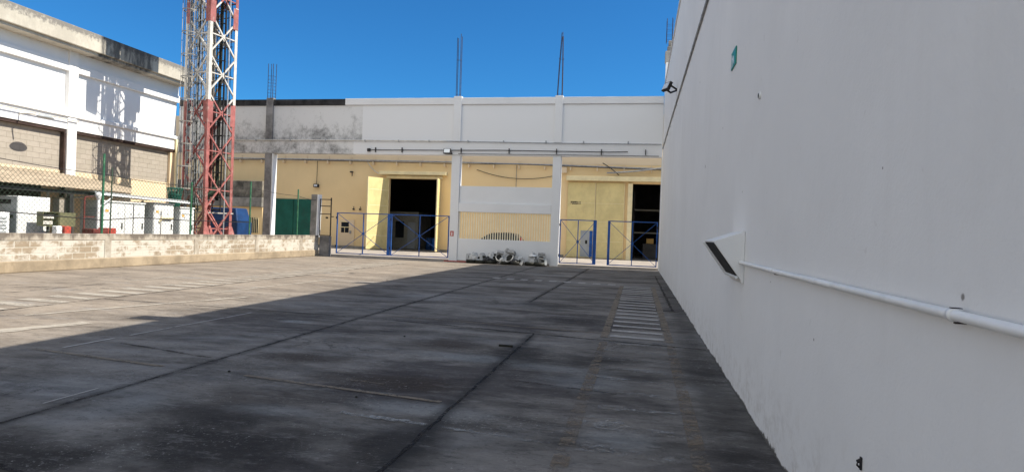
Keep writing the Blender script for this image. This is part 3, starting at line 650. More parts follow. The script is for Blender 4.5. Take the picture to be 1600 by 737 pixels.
tag(B(.65, 1.15, 45.9, 46.3, 1.18, 1.55).build('yellow_box', M['yellow_box'], bev=.02), 'small yellow box among the dark goods in the right doorway', 'box')
tag(B(.4, 1.5, 45.6, 46.5, .115, 1.175).build('dark_crate', M['dark_in'], bev=.02), 'dark crate under the yellow box in the right doorway', 'crate')
def barrel(x, y, mat, lab):
    t = thing('barrel', lab, 'barrel', (x, y, .112), 'barrels inside the left doorway')
    MB().lathe([(0, 0), (.28, 0), (.29, .02), (.285, .28), (.30, .3), (.285, .32), (.285, .58), (.30, .6), (.285, .62), (.285, .88), (.27, .9), (0, .9)], (0, 0, 0), 18).build('drum', M[mat], t, local=True)
    MB().lathe([(0, .93), (.06, .93), (.06, .905)], (.12, 0, 0), 10).build('bung', M['grey_metal'], t, local=True)
barrel(-14.6, 44.6, 'blue', 'blue barrel just inside the left doorway nearest the right jamb'); barrel(-15.3, 45.3, 'tarp', 'blue barrel further inside the left doorway'); barrel(-14.3, 45.8, 'brickred', 'red barrel behind the blue ones in the left doorway')

# ------------------------------------------------------------------ blue gates
def gate(x0, x1, label, wide=None, y=31.92):
    g = thing('gate_leaf', label, 'gate', ((x0+x1)/2, y, .13), 'blue gate leaves in the facade bays')
    z0, z1 = .16, 2.39; b = .045
    mb = MB(); mb.box(x0, x1, y-.03, y+.03, z1-b, z1); mb.box(x0, x1, y-.03, y+.03, z0, z0+b)
    wl_, wr = (.05, .05)
    if wide == 'R': wr = .17
    if wide == 'L': wl_ = .12
    mb.box(x0, x0+wl_, y-.033, y+.033, z0+b, z1-b); mb.box(x1-wr, x1, y-.033, y+.033, z0+b, z1-b); mb.build('frame', M['blue'], g)
    xm = (x0+x1)/2; B(xm-.022, xm+.022, y-.022, y+.022, z0+b, z1-b).build('mullion', M['blue'], g)
    for s in (0, 1):
        a = (x0+.05, y+(.026 if s else -.026), z0+b if s else z1-b); c = (x1-.05, y+(.026 if s else -.026), z1-b if s else z0+b)
        MB().bar(a, c, .03, .022).build('brace', M['blue'], g)
    mb = MB(); hx = x0 if wide != 'L' else x1
    for z in (.5, 2.05): mb.box(hx-.04, hx+.015, y-.05, y+.05, z, z+.12)
    mb.build_each('hinge', M['dark_metal'], g); B(xm-.06, xm+.06, y-.034, y+.034, 1.22, 1.34).build('centre_plate', M['blue'], g)
    return g
gate(-16.14, -13.02, 'blue steel gate leaf beside the block wall, left of the thick blue post', 'R')
gate(-12.99, -9.74, 'blue steel gate leaf between the thick blue post and the white column')
gate(-3.88, -2.02, 'narrow blue steel gate leaf in front of the lettered yellow doors', 'R')
gate(-1.46, .98, 'blue steel gate leaf in front of the dark doorway by the right wall', 'L')

# ------------------------------------------------------------------ low block wall, fence
lw = thing('block_wall', 'low worn block wall with flaking white paint along the left of the yard', 'wall', (-17.1, 16, 0))
part('wall', M['low_wall'], (-17.32, -17.1, -4, 31.38, .30, .90), par=lw)
cpn = N('stained_coping_concrete', .9, 0, .2); _x, _y, _z = cpn.xyz()
_d = cpn.noise(2.6, 6, .7, cpn.scaled((1, 1, .22))); _g = cpn.noise(4.5, 7, .75); _w = cpn.noise(1.1, 5, .6)
_c = cpn.mix(cpn.step(_g, .35, .65), (.29, .25, .20), (.40, .36, .30)); _c = cpn.mix(cpn.math('MULTIPLY', cpn.step(_w, .52, .66), .8), _c, (.50, .47, .41))
_c = cpn.mix(cpn.math('MULTIPLY', cpn.step(cpn.math('ADD', _d, cpn.math('MULTIPLY', cpn.step(_z, .88, 1.12), .18)), .52, .70), .8), _c, (.095, .078, .065)); cpn.color(_c); cpn.bump(cpn.noise(14, 5, .7), .5, .02)
M['coping'] = cpn.m
part('coping', M['coping'], (-17.33, -17.085, -4, 31.38, .902, 1.11), par=lw, bev=.015)
part('plinth', M['plinth'], (-17.36, -17.04, -4, 31.36, 0, .33), par=lw, bev=.03)
for y in (5.2, 9.4, 13.5, 17.63, 21.83, 25.8, 29.6): part('pilaster', M['coping'], (-17.30+.2*max(0, y+4)/35.4, -17.08+.2*max(0, y+4)/35.4, y-.13, y+.13, .30, 1.105), par=lw, bev=.01)
part('end_pillar', M['sooty_shade_grey'], (-16.87, -16.30, 31.40, 31.68, 0, 1.08), par=lw, bev=.015, label='end pillar next to the gate, coloured dark as its shaded side')  # dark grey carries the shade of the pillar's front face
for o_ in lw.children:
    if o_.name.split('.')[0] in ('wall', 'plinth', 'coping'):
        for v in o_.data.vertices:
            if v.co.y > 10: v.co.x += .20          # the wall veers slightly inwards at its far end
fn = thing('wire_fence', 'green post wire fence standing on top of the block wall', 'fence', (-17.2, 16, 1.1))
FX = -17.2
for (y, zt) in ((4.9, 3.4), (9.2, 3.4), (13.3, 3.5), (17.6, 3.72), (21.76, 3.15), (25.6, 3.5), (29.66, 3.46)):
    MB().tube([(FX, y, 1.08), (FX, y+.01, zt)], .036, 8).build('post', M['green_post'], fn)
MB().tube([(FX, 17.93, 1.1), (FX, 17.95, 3.3)], .022, 6).build('post', M['mesh'], fn)
mb = MB(); st = .105; zl, zh = 1.14, 3.02; h = zh-zl; y = 4.0-h
def wire(a, b):
    mb.bar(a, b, .0055, .0055, (1, 0, 0))
while y < 24.6:
    for d in (0, 1):
        a0, a1 = (y, y+h); z0, z1 = (zl, zh) if d == 0 else (zh, zl)
        t0 = max(0, (4.0-a0)/h); t1 = min(1, (22.6-a0)/h)
        if t1 > t0: wire((FX+.004*(1-2*d), a0+h*t0, z0+(z1-z0)*t0), (FX+.004*(1-2*d), a0+h*t1, z0+(z1-z0)*t1))
    y += st*1.414
mb.build('wire_mesh', M['mesh'], fn)
mb = MB()
pts = [(4.9, 3.25), (9.2, 3.22), (13.3, 3.22), (17.6, 3.05), (21.76, 2.98), (25.6, 3.22), (29.66, 3.12), (31.5, 3.02)]
for (a, za), (b, zb) in zip(pts[:-1], pts[1:]): mb.tube(sag((FX, a, za), (FX, b, zb), .05, 8), .011, 5)
for (a, za), (b, zb) in zip([(13.3, 1.75), (17.6, 1.55), (19.2, 1.68), (21.76, 1.64)], [(17.6, 1.55), (19.2, 1.68), (21.76, 1.64), (25.6, 1.66)]): mb.tube([(FX, a, za), (FX, b, zb)], .016, 5)
mb.build('strand', M['dark_metal'], fn)
for y, zt in ((18.9, 2.15), (20.2, 1.95)): MB().tube([(FX, y, 1.1), (FX, y, zt)], .014, 6).build('stay_rod', M['dark_metal'], fn)
pp = thing('concrete_post', 'leaning grey concrete post with added white sunlit edge beside the green doors', 'post', (-17.2, 31.6, 0))
MB().prism([(-17.52, 31.5, 0), (-17.15, 31.5, 0), (-17.15, 31.85, 0), (-17.52, 31.85, 0)], (.04, 0, 3.32)).build('shaft', M['concrete'], pp, bev=.02)
MB().prism([(-17.148, 31.49, 1.0), (-17.08, 31.49, 1.0), (-17.08, 31.86, 1.0), (-17.148, 31.86, 1.0)], (.04, 0, 2.32)).build('sunlit_edge', M['white_paint'], pp)  # white strip stands in for the post's sunlit side
fg = thing('iron_frame', 'dark iron frame panel standing on the end of the block wall', 'frame', (-16.6, 31.6, 1.1))
mb = MB(); xa, xb = -16.99, -16.31
mb.box(xa, xa+.04, 31.56, 31.60, 1.085, 3.10); mb.box(xb-.05, xb, 31.56, 31.61, 1.085, 3.16)
for z in (1.09, 2.25, 2.68, 3.04): mb.box(xa+.042, xb-.052, 31.56, 31.60, z, z+.045)
mb.build('frame', M['dark_metal'], fg); B(-16.62, -16.48, 31.55, 31.559, 2.03, 2.12).build('latch', M['black'], fg); B(xb+.002, -16.15, 31.57, 31.60, 2.12, 2.16).build('gate_link', M['dark_metal'], fg)

# ------------------------------------------------------------------ lattice tower
tw = thing('lattice_tower', 'red and white lattice radio tower rising behind the block wall', 'tower', (-20.6, 27.0, 0), rz=R(-12.2))
W_ = 1.66
corners = [(0, 0), (0, W_), (-W_, W_), (-W_, 0)]
bands = [(0.0, 7.55, 'red'), (7.553, 12.45, 'twhite'), (12.453, 16.0, 'red'), (16.003, 20.2, 'twhite'), (20.203, 24.0, 'red')]
for (z0, z1, mt) in bands:
    for (x, y) in corners:
        sx = -1 if x == 0 else 1; sy_ = 1 if y == 0 else -1; mb = MB()
        mb.box(x, x+sx*.16, y, y+sy_*.02, z0 if z0 else .3, z1); mb.box(x, x+sx*.02, y+sy_*.0205, y+sy_*.16, z0 if z0 else .3, z1)
        mb.build('leg', M[mt], tw, local=True)
BAY = 1.9
for f in range(4):
    (xa, ya), (xb, yb_) = corners[f], corners[(f+1) % 4]
    for (z0, z1, mt) in bands:
        mb = MB(); k = 0
        while True:
            za, zb = .35+k*BAY, .35+(k+1)*BAY; k += 1
            if za > z1: break
            zc = (za+zb)/2
            def seg(p, q):
                # clip the brace to its colour band
                if p[2] > q[2]: p, q = q, p
                if q[2] <= z0 or p[2] >= z1: return
                p = Vector(p); q = Vector(q)
                if p.z < z0: p = p.lerp(q, (z0-p.z)/(q.z-p.z))
                if q.z > z1: q = p.lerp(q, (z1-p.z)/(q.z-p.z))
                mb.bar(p, q, .065, .065)
            ca = Vector((W_/-2, W_/2, 0)); ins = lambda x, y: (x+(-.05 if x == 0 else .05), y+(.05 if y == 0 else -.05))
            A0 = (*ins(xa, ya), za); B0 = (*ins(xb, yb_), za); A1 = (*ins(xa, ya), zb); B1 = (*ins(xb, yb_), zb)
            mid = tuple((Vector(A0)+Vector(B1))/2)
            seg(A0, mid); seg(mid, B1); seg(B0, mid); seg(mid, A1)
            if z0 <= zc <= z1:
                a = Vector((*ins(xa, ya), zc)); b = Vector((*ins(xb, yb_), zc)); mb.bar(a, b, .05, .05)
        if mb.v: mb.build('bracing', M[mt], tw, local=True)
    # plates at the splice
for (x, y) in corners:
    sx = -1 if x == 0 else 1; sy_ = 1 if y == 0 else -1
    for zz in (7.0, 11.9):
        mb = MB(); mb.box(x-sx*.012, x-sx*.003, y, y+sy_*.30, zz-.55, zz+.5); mb.box(x, x+sx*.30, y-sy_*.012, y-sy_*.003, zz-.55, zz+.5); mb.build('splice_plate', M['red'], tw, local=True)
    mb = MB(); mb.prism([(x-.24+sx*.08, y-.24+sy_*.08, .0), (x+.24+sx*.08, y-.24+sy_*.08, .0), (x+.24+sx*.08, y+.24+sy_*.08, .0), (x-.24+sx*.08, y+.24+sy_*.08, .0)], (0, 0, 1.05))
    for i in range(4, 8): 
        vx, vy, vz = mb.v[i]; mb.v[i] = (x+sx*.08+(vx-x-sx*.08)*.75, y+sy_*.08+(vy-y-sy_*.08)*.75, vz)
    c = mb.v[4:8]; mb.add([], []); 
    top = [(x+sx*.08+(vx-x-sx*.08)*.55, y+sy_*.08+(vy-y-sy_*.08)*.55, 1.42) for (vx, vy, vz) in c]
    mb.add(list(c)+top, [(4, 5, 6, 7), (0, 1, 5, 4), (1, 2, 6, 5), (2, 3, 7, 6), (3, 0, 4, 7)])
    mb.build('foot_boot', M['red'], tw, local=True)
# cables, ladder and trays inside
for (cx, cyy, lab) in ((-.30, .95, None), (-1.05, .28, None)):
    mb = MB()
    for k in range(5): mb.tube([(cx+random.uniform(-.06, .06), cyy+random.uniform(-.06, .06), 2.7 if cx > -.5 else .6), (cx+random.uniform(-.05, .05), cyy+random.uniform(-.05, .05), 12), (cx, cyy+.03*k, 24)], .03, 6)
    mb.build('cable_bundle', M['black'], tw, local=True)
    mb = MB(); z = 2.2; mb.box(cx-.29, cx-.25, cyy-.018, cyy+.018, 2.1, 24); mb.box(cx+.25, cx+.29, cyy-.018, cyy+.018, 2.1, 24)
    while z < 24: mb.box(cx-.30, cx+.30, cyy-.02, cyy+.02, z, z+.035); mb.box(cx-.02, cx+.02, cyy-.30, cyy+.30, z+.04, z+.075); z += .62
    mb.build('cable_tray', M['dark_metal'], tw, local=True)
MB().tube([(-.05, 1.20, .2), (-.05, 1.20, 24)], .035, 8).build('earth_pipe', M['grey_metal'], tw, local=True)
MB().tube([(-1.38, .10, .2), (-1.38, .10, 24)], .045, 8).build('earth_pipe', M['grey_metal'], tw, local=True)
mb = MB()
for x in (-1.15, -.78): mb.tube([(x, .55, .2), (x, .55, 24)], .025, 6)
z = .5
while z < 23.8: mb.box(-1.15, -.78, .54, .56, z, z+.025); z += .32
mb.build('ladder', M['grey_metal'], tw, local=True)
# climbing ladder with safety hoops on the near shaded face, antennas and platform near the top
mb = MB()
for x in (-1.25, -.85): mb.box(x-.02, x+.02, -.12, -.08, 2.2, 24)
z = 2.3
while z < 23.8: mb.box(-1.229, -.871, -.11, -.09, z, z+.022); z += .30
mb.build('climbing_ladder', M['grey_metal'], tw, local=True)
mb = MB(); z = 3.2
arc = [(-1.05+.36*math.cos(a), -.12-.50*math.sin(a)) for a in [math.pi*i/8 for i in range(9)]]
while z < 23.8:
    for p_, q_ in zip(arc[:-1], arc[1:]): mb.bar((*p_, z), (*q_, z), .012, .05)
    z += 1.08
for i in (1, 3, 5, 7): mb.bar((*arc[i], 3.2), (*arc[i], 23.8), .03, .008)
mb.build('safety_hoops', M['concrete'], tw, local=True)
for (x, y) in ((.20, -.50), (.20, W_+.42), (-W_-.2, -.55), (-.7, -.62), (-.35, W_+.5)):
    o_ = MB().box(x-.10, x+.10, y-.32, y+.32, 12.75 if y < 0 else 13.4, 15.55).build('panel_antenna', M['white_paint'], tw, bev=.03, local=True)
    mb = MB(); yy = 0 if y < 0 else W_
    for z in (13.7, 15.2): mb.bar((x, y, z), (max(-W_, min(0, x)), yy, z), .05)
    mb.build_each('mount_arm', M['grey_metal'], tw, local=True)
mb = MB(); mb.box(-W_-.75, .75, -.85, W_+.85, 15.6, 15.66); mb.build('platform', M['grey_metal'], tw, local=True)
for (x, y) in ((.12, .55), (.12, 1.15)):
    MB().lathe([(0, -.12), (.33, -.12), (.35, -.05), (.35, .16), (0, .2)], (x-.02, y, 14.9), 20, Matrix.Rotation(R(90), 3, 'Y')).build('drum_antenna', M['white_paint'], tw, local=True)
# feeder cables strung in a row along two faces
for (y, zb) in ((.16, 2.4), (W_-.16, 2.9)):
    mb = MB()
    for k in range(11): mb.tube([(-.25-k*.115, y+random.uniform(-.02, .02), zb), (-.25-k*.115+random.uniform(-.03, .03), y, 9), (-.25-k*.115, y, 24)], .017, 5)
    z = zb+.1
    while z < 23.9: mb.box(-1.46, -.2, y+.02, y+.05, z, z+.03); z += 1.5
    mb.build('feeder_cables', M['cab_grey'] if y < 1 else M['dark_metal'], tw, local=True)
# cable bridge at the foot
mb = MB(); mb.bar((-1.7, -.4, 2.08), (.05, 1.7, 2.08), .06); mb.bar((-1.6, -.1, 2.55), (-.3, .9, 2.75), .05); mb.bar((-1.75, -.2, 2.45), (-.4, .7, 2.5), .14, .05)
mb.build_each('cable_bridge', M['twhite'], tw, local=True)
MB().tube([(-.30, .95, 3.9), (-.32, .9, 3.3), (-.6, .6, 2.8), (-1.2, .2, 2.6), (-2.0, -.3, 2.4)], [.13, .13, .11, .1, .09], 8).build('cable_elbow', M['mesh'], tw, local=True)
# green mesh basket beside the tower
gb = thing('green_mesh_guard', 'dark green mesh guard above the smallest cabinet at the tower foot', 'mesh guard', (-21.6, 26.2, 2.2))
mb = MB()
for k in range(14):
    a = 2*math.pi*k/14
    mb.tube([(-21.6+.20*math.cos(a), 26.2+.20*math.sin(a), 2.25), (-21.6+.34*math.cos(a+.5), 26.2+.34*math.sin(a+.5), 3.15)], .02, 5)
    mb.tube([(-21.6+.20*math.cos(a), 26.2+.20*math.sin(a), 2.25), (-21.6+.34*math.cos(a-.5), 26.2+.34*math.sin(a-.5), 3.15)], .02, 5)
for (r, z) in ((.20, 2.25), (.25, 2.55), (.30, 2.85), (.34, 3.15)):
    mb.tube([(-21.6+r*math.cos(2*math.pi*k/16), 26.2+r*math.sin(2*math.pi*k/16), z) for k in range(17)], .022, 5, False)
mb.build('mesh', M['green_door'], gb); MB().lathe([(.0, 2.25), (.16, 2.25), (.20, 2.6), (.27, 3.0), (0, 3.02)], (-21.6, 26.2, 0), 12).build('core', M['mesh'], gb)

# ------------------------------------------------------------------ left building
lb = thing('left_building', 'old white building with weathered concrete cornice and block infill on the left', 'building', (-26, 20, 0))
LX = -26.0; Y0, Y1 = -12, 31.66
part('core', M['panel_white'], (LX-18, LX-.30, Y0, Y1, 5.6, 10.0), par=lb)
part('block_infill', M['block_infill'], (LX-18, LX-.26, Y0, Y1-.002, 0, 5.58), par=lb)
part('plaster_band', M['beige'], (LX-.255, LX-.20, Y0, Y1-.004, 0, 3.75), par=lb)
part('frieze', M['panel_white'], (LX-.296, LX-.04, Y0, Y1-.006, 8.75, 9.4), par=lb)
part('upper_beam', M['panel_white'], (LX-.297, LX+.02, Y0, Y1-.008, 8.36, 8.747), par=lb, bev=.01)
part('wall_panel', M['panel_white'], (LX-.298, LX-.16, Y0, Y1-.010, 6.46, 8.357), par=lb)
part('lower_beam', M['panel_white'], (LX-.255, LX, Y0, Y1-.012, 5.66, 6.455), par=lb, bev=.01)
part('ledge', M['panel_white'], (LX+.003, LX+.10, Y0, Y1-.014, 6.25, 6.42), par=lb, bev=.01)
part('beam_shade_strip', M['lintel'], (LX-.254, LX-.05, Y0, Y1-.016, 5.52, 5.657), par=lb, label='dark brown strip painted as shade under the lower beam')  # shadow line below the beam drawn as a dark strip
for y in (3.9, 10.8, 17.75, 24.5): 
    part('pilaster', M['panel_white'], (LX-.26, LX+.05, y, y+.48, 0, 9.35), par=lb, bev=.01)
    part('pilaster_shade_strip', M['lintel'], (LX-.25, LX-.02, y-.10, y-.003, 0, 5.5), par=lb, label='dark brown strip painted as shade beside the pilaster')  # the pilaster's shaded side drawn as a dark strip
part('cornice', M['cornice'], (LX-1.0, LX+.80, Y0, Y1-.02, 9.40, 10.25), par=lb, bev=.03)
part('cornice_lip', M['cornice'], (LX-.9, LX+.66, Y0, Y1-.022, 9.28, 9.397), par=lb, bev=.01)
part('roof_slab', M['concrete'], (LX-18, LX-1.003, Y0, Y1, 10.003, 10.2), par=lb)
part('corner_pier', M['beige'], (LX-.255, LX-.10, 31.2, Y1-.018, 0, 5.5), par=lb)
MB().tube([(LX+.09, 31.45, 0), (LX+.09, 31.45, 6.2), (LX+.02, 31.45, 6.24)], .075, 10).build('downpipe', M['cream_trim'], lb)
MB().tube([(LX+.14, Y0, 6.10), (LX+.14, 25, 6.10)], .03, 6).build('beam_conduit', M['cable_white'], lb)
M['chip'] = M['concrete']
sl_ = thing('street_lamp', 'grey lamp head on a short arm over the block infill of the left building', 'lamp', (-25.6, 22.6, 5.85))
MB().tube([(-25.98, 22.2, 5.95), (-25.6, 22.2, 5.95), (-25.25, 22.3, 5.92)], .03, 8).build('arm', M['cable_white'], sl_)
mb = MB(); mb.lathe([(0, .10), (.10, .09), (.20, .02), (.24, -.05), (.20, -.07), (0, -.08)], (-25.05, 22.55, 5.88), 16)
for i, v in enumerate(mb.v): mb.v[i] = (-25.05+(v[0]+25.05)*.75, 22.55+(v[1]-22.55)*1.7, v[2])
mb.build('lamp_head', M['cab_grey'], sl_)

# ------------------------------------------------------------------ shed with corrugated roof
sh = thing('lean_to_shed', 'open lean-to shed with corrugated fibre cement roof behind the block wall', 'shed', (-22.5, 18, 0))
mb = MB(); n_ = 500; ya, yb2 = 6.0, 21.9
vs = []; 
for i in range(n_+1):
    y = ya+(yb2-ya)*i/n_; w = .012*math.sin(2*math.pi*(y/.19))
    yr = ya+(28.3-ya)*i/n_
    vs += [(-20.05, y, 2.68+w), (-25.9, yr, 3.62+w-.012*max(0, yr-24)*6), (-20.05, y, 2.66+w), (-25.9, yr, 3.60+w-.012*max(0, yr-24)*6)]
fs_ = []
for i in range(n_):
    a = 4*i; b = a+4; fs_ += [(a, b, b+1, a+1), (a+2, a+3, b+3, b+2), (a, a+2, b+2, b)]
mb.add(vs, fs_, True); mb.build('corrugated_roof', M['asbestos'], sh)
mb = MB(); mb.bar((-20.25, 6, 2.52), (-20.25, 21.6, 2.52), .08, .12); mb.bar((-23, 6, 2.95), (-23, 24.5, 2.95), .08, .1); mb.build_each('purlin', M['dark_metal'], sh)
for y in (7, 13, 19.3): B(-20.32, -20.18, y-.07, y+.07, 0, 2.45).build('post', M['dark_metal'], sh)
part('back_wall', M['dark_in'], (-25.55, -25.4, 6, 20.6, 0, 3.3), par=sh)
part('side_wall', M['dark_in'], (-25.4, -22.8, 20.3, 20.45, 0, 2.9), par=sh)
bp_ = thing('block_pier', 'narrow pale block pier between the dark shed and white pipe post', 'pier', (-20.6, 19.2, 0))
part('shaft', M['block_infill'], (-20.7, -20.4, 19.02, 19.5, 0, 2.25), par=bp_, bev=.01); part('cap', M['plinth'], (-20.72, -20.38, 19.0, 19.52, 2.253, 2.32), par=bp_)
tag(MB().tube([(-19.95, 19.62, 0), (-19.95, 19.62, 2.38)], .03, 8).tube([(-19.95, 19.62, 2.36), (-19.95, 20.1, 2.44)], .025, 6).bar((-19.95, 19.62, 1.65), (-19.95, 20.1, 1.65), .03).build('rusty_post', M['darkred']), 'thin rusty red post beside the white pipe post', 'post')

# pipe frame canopy over the cabinets
cf = thing('pipe_canopy', 'white pipe frame with flat canopy over the row of white cabinets', 'canopy', (-19.9, 22, 0))
mb = MB(); mb.tube([(-19.85, 20.13, 0), (-19.85, 20.13, 2.5)], .055, 10); mb.lathe([(.055, 2.3), (.12, 2.45), (.12, 2.5)], (-19.85, 20.13, 0), 10); mb.build('post', M['white_paint'], cf)
MB().tube([(-19.85, 20.13, 1.9+.1), (-19.85, 20.75, 2.42)], .028, 6).build('brace', M['white_paint'], cf)
MB().tube([(-21.6, 20.13, 2.3), (-19.85, 20.13, 2.45)], .04, 6).build('brace', M['white_paint'], cf)
mb = MB(); mb.bar((-19.85, 20.0, 2.53), (-19.85, 25.0, 2.44), .07, .07); mb.build('front_rail', M['white_paint'], cf)
mb = MB(); mb.bar((-21.1, 20.0, 2.60), (-21.1, 25.0, 2.52), 2.4, .03); mb.build('roof_sheet', M['cab_grey'], cf)
MB().tube([(-22.2, 20.2, 0), (-22.2, 20.2, 2.55)], .05, 8).build('post', M['white_paint'], cf); MB().tube([(-22.2, 24.9, 0), (-22.2, 24.9, 2.48)], .05, 8).build('post', M['white_paint'], cf)

def cabinet(y0, y1, zt, depth, label, doors, extra=None, xf=-20.0):
    t = thing('equipment_cabinet', label, 'cabinet', (xf-depth/2, (y0+y1)/2, 0), 'white equipment cabinets behind the wall')
    B(xf-depth, xf, y0, y1, .12, zt).build('body', M['cab_white'], t, bev=.015)
    B(xf-depth-.03, xf+.05, y0-.03, y1+.03, zt+.002, zt+.06).build('roof_cap', M['cab_white'], t, bev=.01)
    B(xf-depth+.04, xf-.04, y0+.04, y1-.04, 0, .118).build('base', M['cab_grey'], t)
    w = (y1-y0)/doors
    for k in range(doors):
        d = B(xf+.002, xf+.03, y0+w*k+.02, y0+w*(k+1)-.02, .2, zt-.05).build('door', M['cab_white'], t, bev=.008)
        B(xf+.032, xf+.06, y0+w*(k+1)-.16, y0+w*(k+1)-.12, 1.22, 1.46).build('handle', M['black'], d)
        mb = MB()
        for q in (.3, .7): mb.lathe([(0, .0), (.045, .0), (.045, -.01)], (xf+.034, y0+w*(k+q), zt-.42), 12, Matrix.Rotation(R(90), 3, 'Y'))
        mb.build_each('vent_disc', M['cab_grey'], d)
    mb = MB()
    for k in range(6): mb.box(xf-depth*.8, xf-depth*.25, y0-.012, y0-.001, zt-.55+k*.06, zt-.525+k*.06)
    mb.build('side_louvre', M['cab_grey'], t)
    B(xf+.0315, xf+.036, y0+.10, y0+.26, zt-.38, zt-.28).build('warning_plate', M['yellow_box'], t)
    for z in (.5, zt-.25): B(xf+.002, xf+.036, y0+.002, y0+.018, z, z+.1).build('hinge', M['cab_grey'], t)
    return t
cabinet(20.47, 22.55, 2.24, 1.0, 'widest white cabinet with two doors behind the tall green fence post', 2)
c2 = cabinet(23.05, 24.2, 2.30, 1.0, 'tall white cabinet with grey side between the widest one and smallest one', 1)
MB().tube([(-19.93, 23.35, 1.55), (-19.90, 23.4, 1.72), (-19.90, 24.05, 1.72)], .05, 8).build('side_pipe', M['cream_trim'], c2)
c3 = cabinet(24.6, 25.5, 2.18, 1.0, 'smallest white cabinet nearest the lattice tower', 1)
B(-19.968, -19.955, 24.7, 25.4, 1.92, 1.95).build('trim', M['cab_grey'], c3)
# left group
t = thing('machine_cabinet', 'white cabinet with grey control side under the corrugated roof', 'cabinet', (-20.3, 17.3, 0))
B(-21.0, -19.95, 17.1, 18.25, .1, 2.25).build('body', M['cab_white'], t, bev=.02)
B(-20.98, -19.97, 17.07, 17.098, .12, 2.23).build('side_panel', M['cab_grey'], t)
B(-20.75, -20.2, 17.05, 17.068, 1.98, 2.12).build('grille', M['dark_metal'], t); B(-20.8, -20.1, 17.05, 17.068, 1.52, 1.62).build('handle', M['black'], t)
t = thing('louvred_box', 'white louvred box at the left edge under the shed roof', 'box', (-20.2, 16.3, 0))
B(-20.7, -19.95, 15.9, 16.83, .4, 1.70).build('body', M['white_paint'], t, bev=.02)
mb = MB()
for k in range(9): mb.box(-19.948, -19.93, 16.0, 16.72, .6+k*.11, .66+k*.11)
mb.build('louvre', M['cab_grey'], t)
t = thing('open_switch_box', 'open olive switch box with its door swung aside in front of the machine cabinet', 'box', (-19.4, 18.0, 0))
mb = MB(); x0, x1, y0, y1, z0, z1 = -19.6, -19.35, 17.45, 18.05, 1.28, 1.76
mb.box(x0, x0+.02, y0, y1, z0, z1); mb.box(x0+.021, x1, y0, y0+.02, z0, z1); mb.box(x0+.021, x1, y1-.02, y1, z0, z1); mb.box(x0+.021, x1, y0+.021, y1-.021, z0, z0+.02); mb.box(x0+.021, x1, y0+.021, y1-.021, z1-.02, z1); mb.build('shell', M['olive'], t)
mb = MB(); mb.box(x0+.03, x0+.12, y0+.08, y1-.08, z0+.26, z0+.40); mb.box(x0+.03, x0+.14, y0+.10, y1-.14, z0+.06, z0+.18); mb.build_each('wiring', M['cable_white'], t)
MB().prism([(x1, y1, z0), (x1+.02, y1, z0), (x1+.12, y1+.52, z0), (x1+.10, y1+.52, z0)], (0, 0, z1-z0)).build('door', M['olive'], t)
MB().tube([(-19.48, 17.75, 0), (-19.48, 17.75, 1.279)], .04, 8).build('stand', M['dark_metal'], t)
tag(B(-19.35, -19.1, 18.05, 18.3, 1.0, 1.3).build('red_canister', M['brickred'], bev=.03), 'small orange red canister right of the olive switch box', 'canister')
tag(B(-19.35, -19.15, 17.78, 18.0, 1.0, 1.3).build('white_canister', M['white_paint'], bev=.03), 'small white canister below the olive switch box', 'canister')
tag(B(-19.5, -19.0, 19.1, 19.75, .9, 1.22).build('dark_red_crate', M['darkred'], bev=.02), 'dark red crate on the wall side below the block pier', 'crate')
tag(B(-19.5, -19.05, 19.78, 20.15, .9, 1.26).build('faded_red_crate', M['brickred'], bev=.02), 'faded red crate beside the foot of the white pipe post', 'crate')
tag(B(-19.7, -18.9, 17.6, 20.3, 0, .895).build('rubble_bench', M['plinth'], bev=.04), 'low cement bench behind the block wall carrying the red crates', 'bench')
tag(MB().prism([(-19.7, 17.7, .896), (-19.1, 17.7, .896), (-19.1, 18.4, .896), (-19.7, 18.4, .896)], (0, 0, .10)).build('bench_board', M['darkred']), 'dark board on the bench under the canisters', 'board')
tt = MB().prism([(-25.3, 33.0, .1), (-22.95, 33.0, .1), (-22.95, 34.4, .1), (-25.3, 34.4, .1)], (0, 0, 1.6))
tt.prism([(-25.28, 33.02, 1.702), (-23.0, 33.02, 1.702), (-23.0, 34.38, 1.702), (-25.28, 34.38, 1.702)], (0, 0, .8))
for i in range(12, 16): 
    v = tt.v[i]; tt.v[i] = (-24.1+(v[0]+24.1)*.82, 33.7+(v[1]-33.7)*.8, v[2])
tag(tt.build('tarp_load', M['tarp'], bev=.06), 'blue tarpaulin covered load behind the lattice tower foot', 'tarpaulin')

# ------------------------------------------------------------------ parked car in the porch
ca = thing('parked_car', 'dark hatchback parked behind the barred opening of the facade', 'car', (-9.0, 37.9, .1))
def sect(prof, y0, y1): return MB().prism([(x, y0, z) for x, z in prof], (0, y1-y0, 0))
cx0 = -10.68
body = [(0, .32), (.02, .62), (.12, .78), (1.05, .95), (1.25, .99), (3.75, 1.02), (3.92, .95), (3.98, .6), (3.95, .34), (3.55, .28), (3.5, .5), (3.2, .62), (2.9, .5), (2.85, .24), (1.12, .24), (1.07, .5), (.78, .62), (.48, .5), (.42, .28)]
sect([(cx0+x, z+.1) for x, z in body], 37.1, 38.75).build('body', M['car'], ca, bev=.05)
cab = [(1.15, .985), (1.75, 1.36), (2.05, 1.47), (2.9, 1.52), (3.4, 1.46), (3.62, 1.28), (3.80, 1.02)]
sect([(cx0+x, z+.103) for x, z in cab], 37.22, 38.63).build('cabin', M['car'], ca, bev=.05)
mb = MB(); mb.prism([(cx0+1.36, 37.205, 1.13), (cx0+1.84, 37.205, 1.43), (cx0+2.08, 37.205, 1.50), (cx0+2.55, 37.205, 1.53), (cx0+2.55, 37.205, 1.13)], (0, .012, 0))
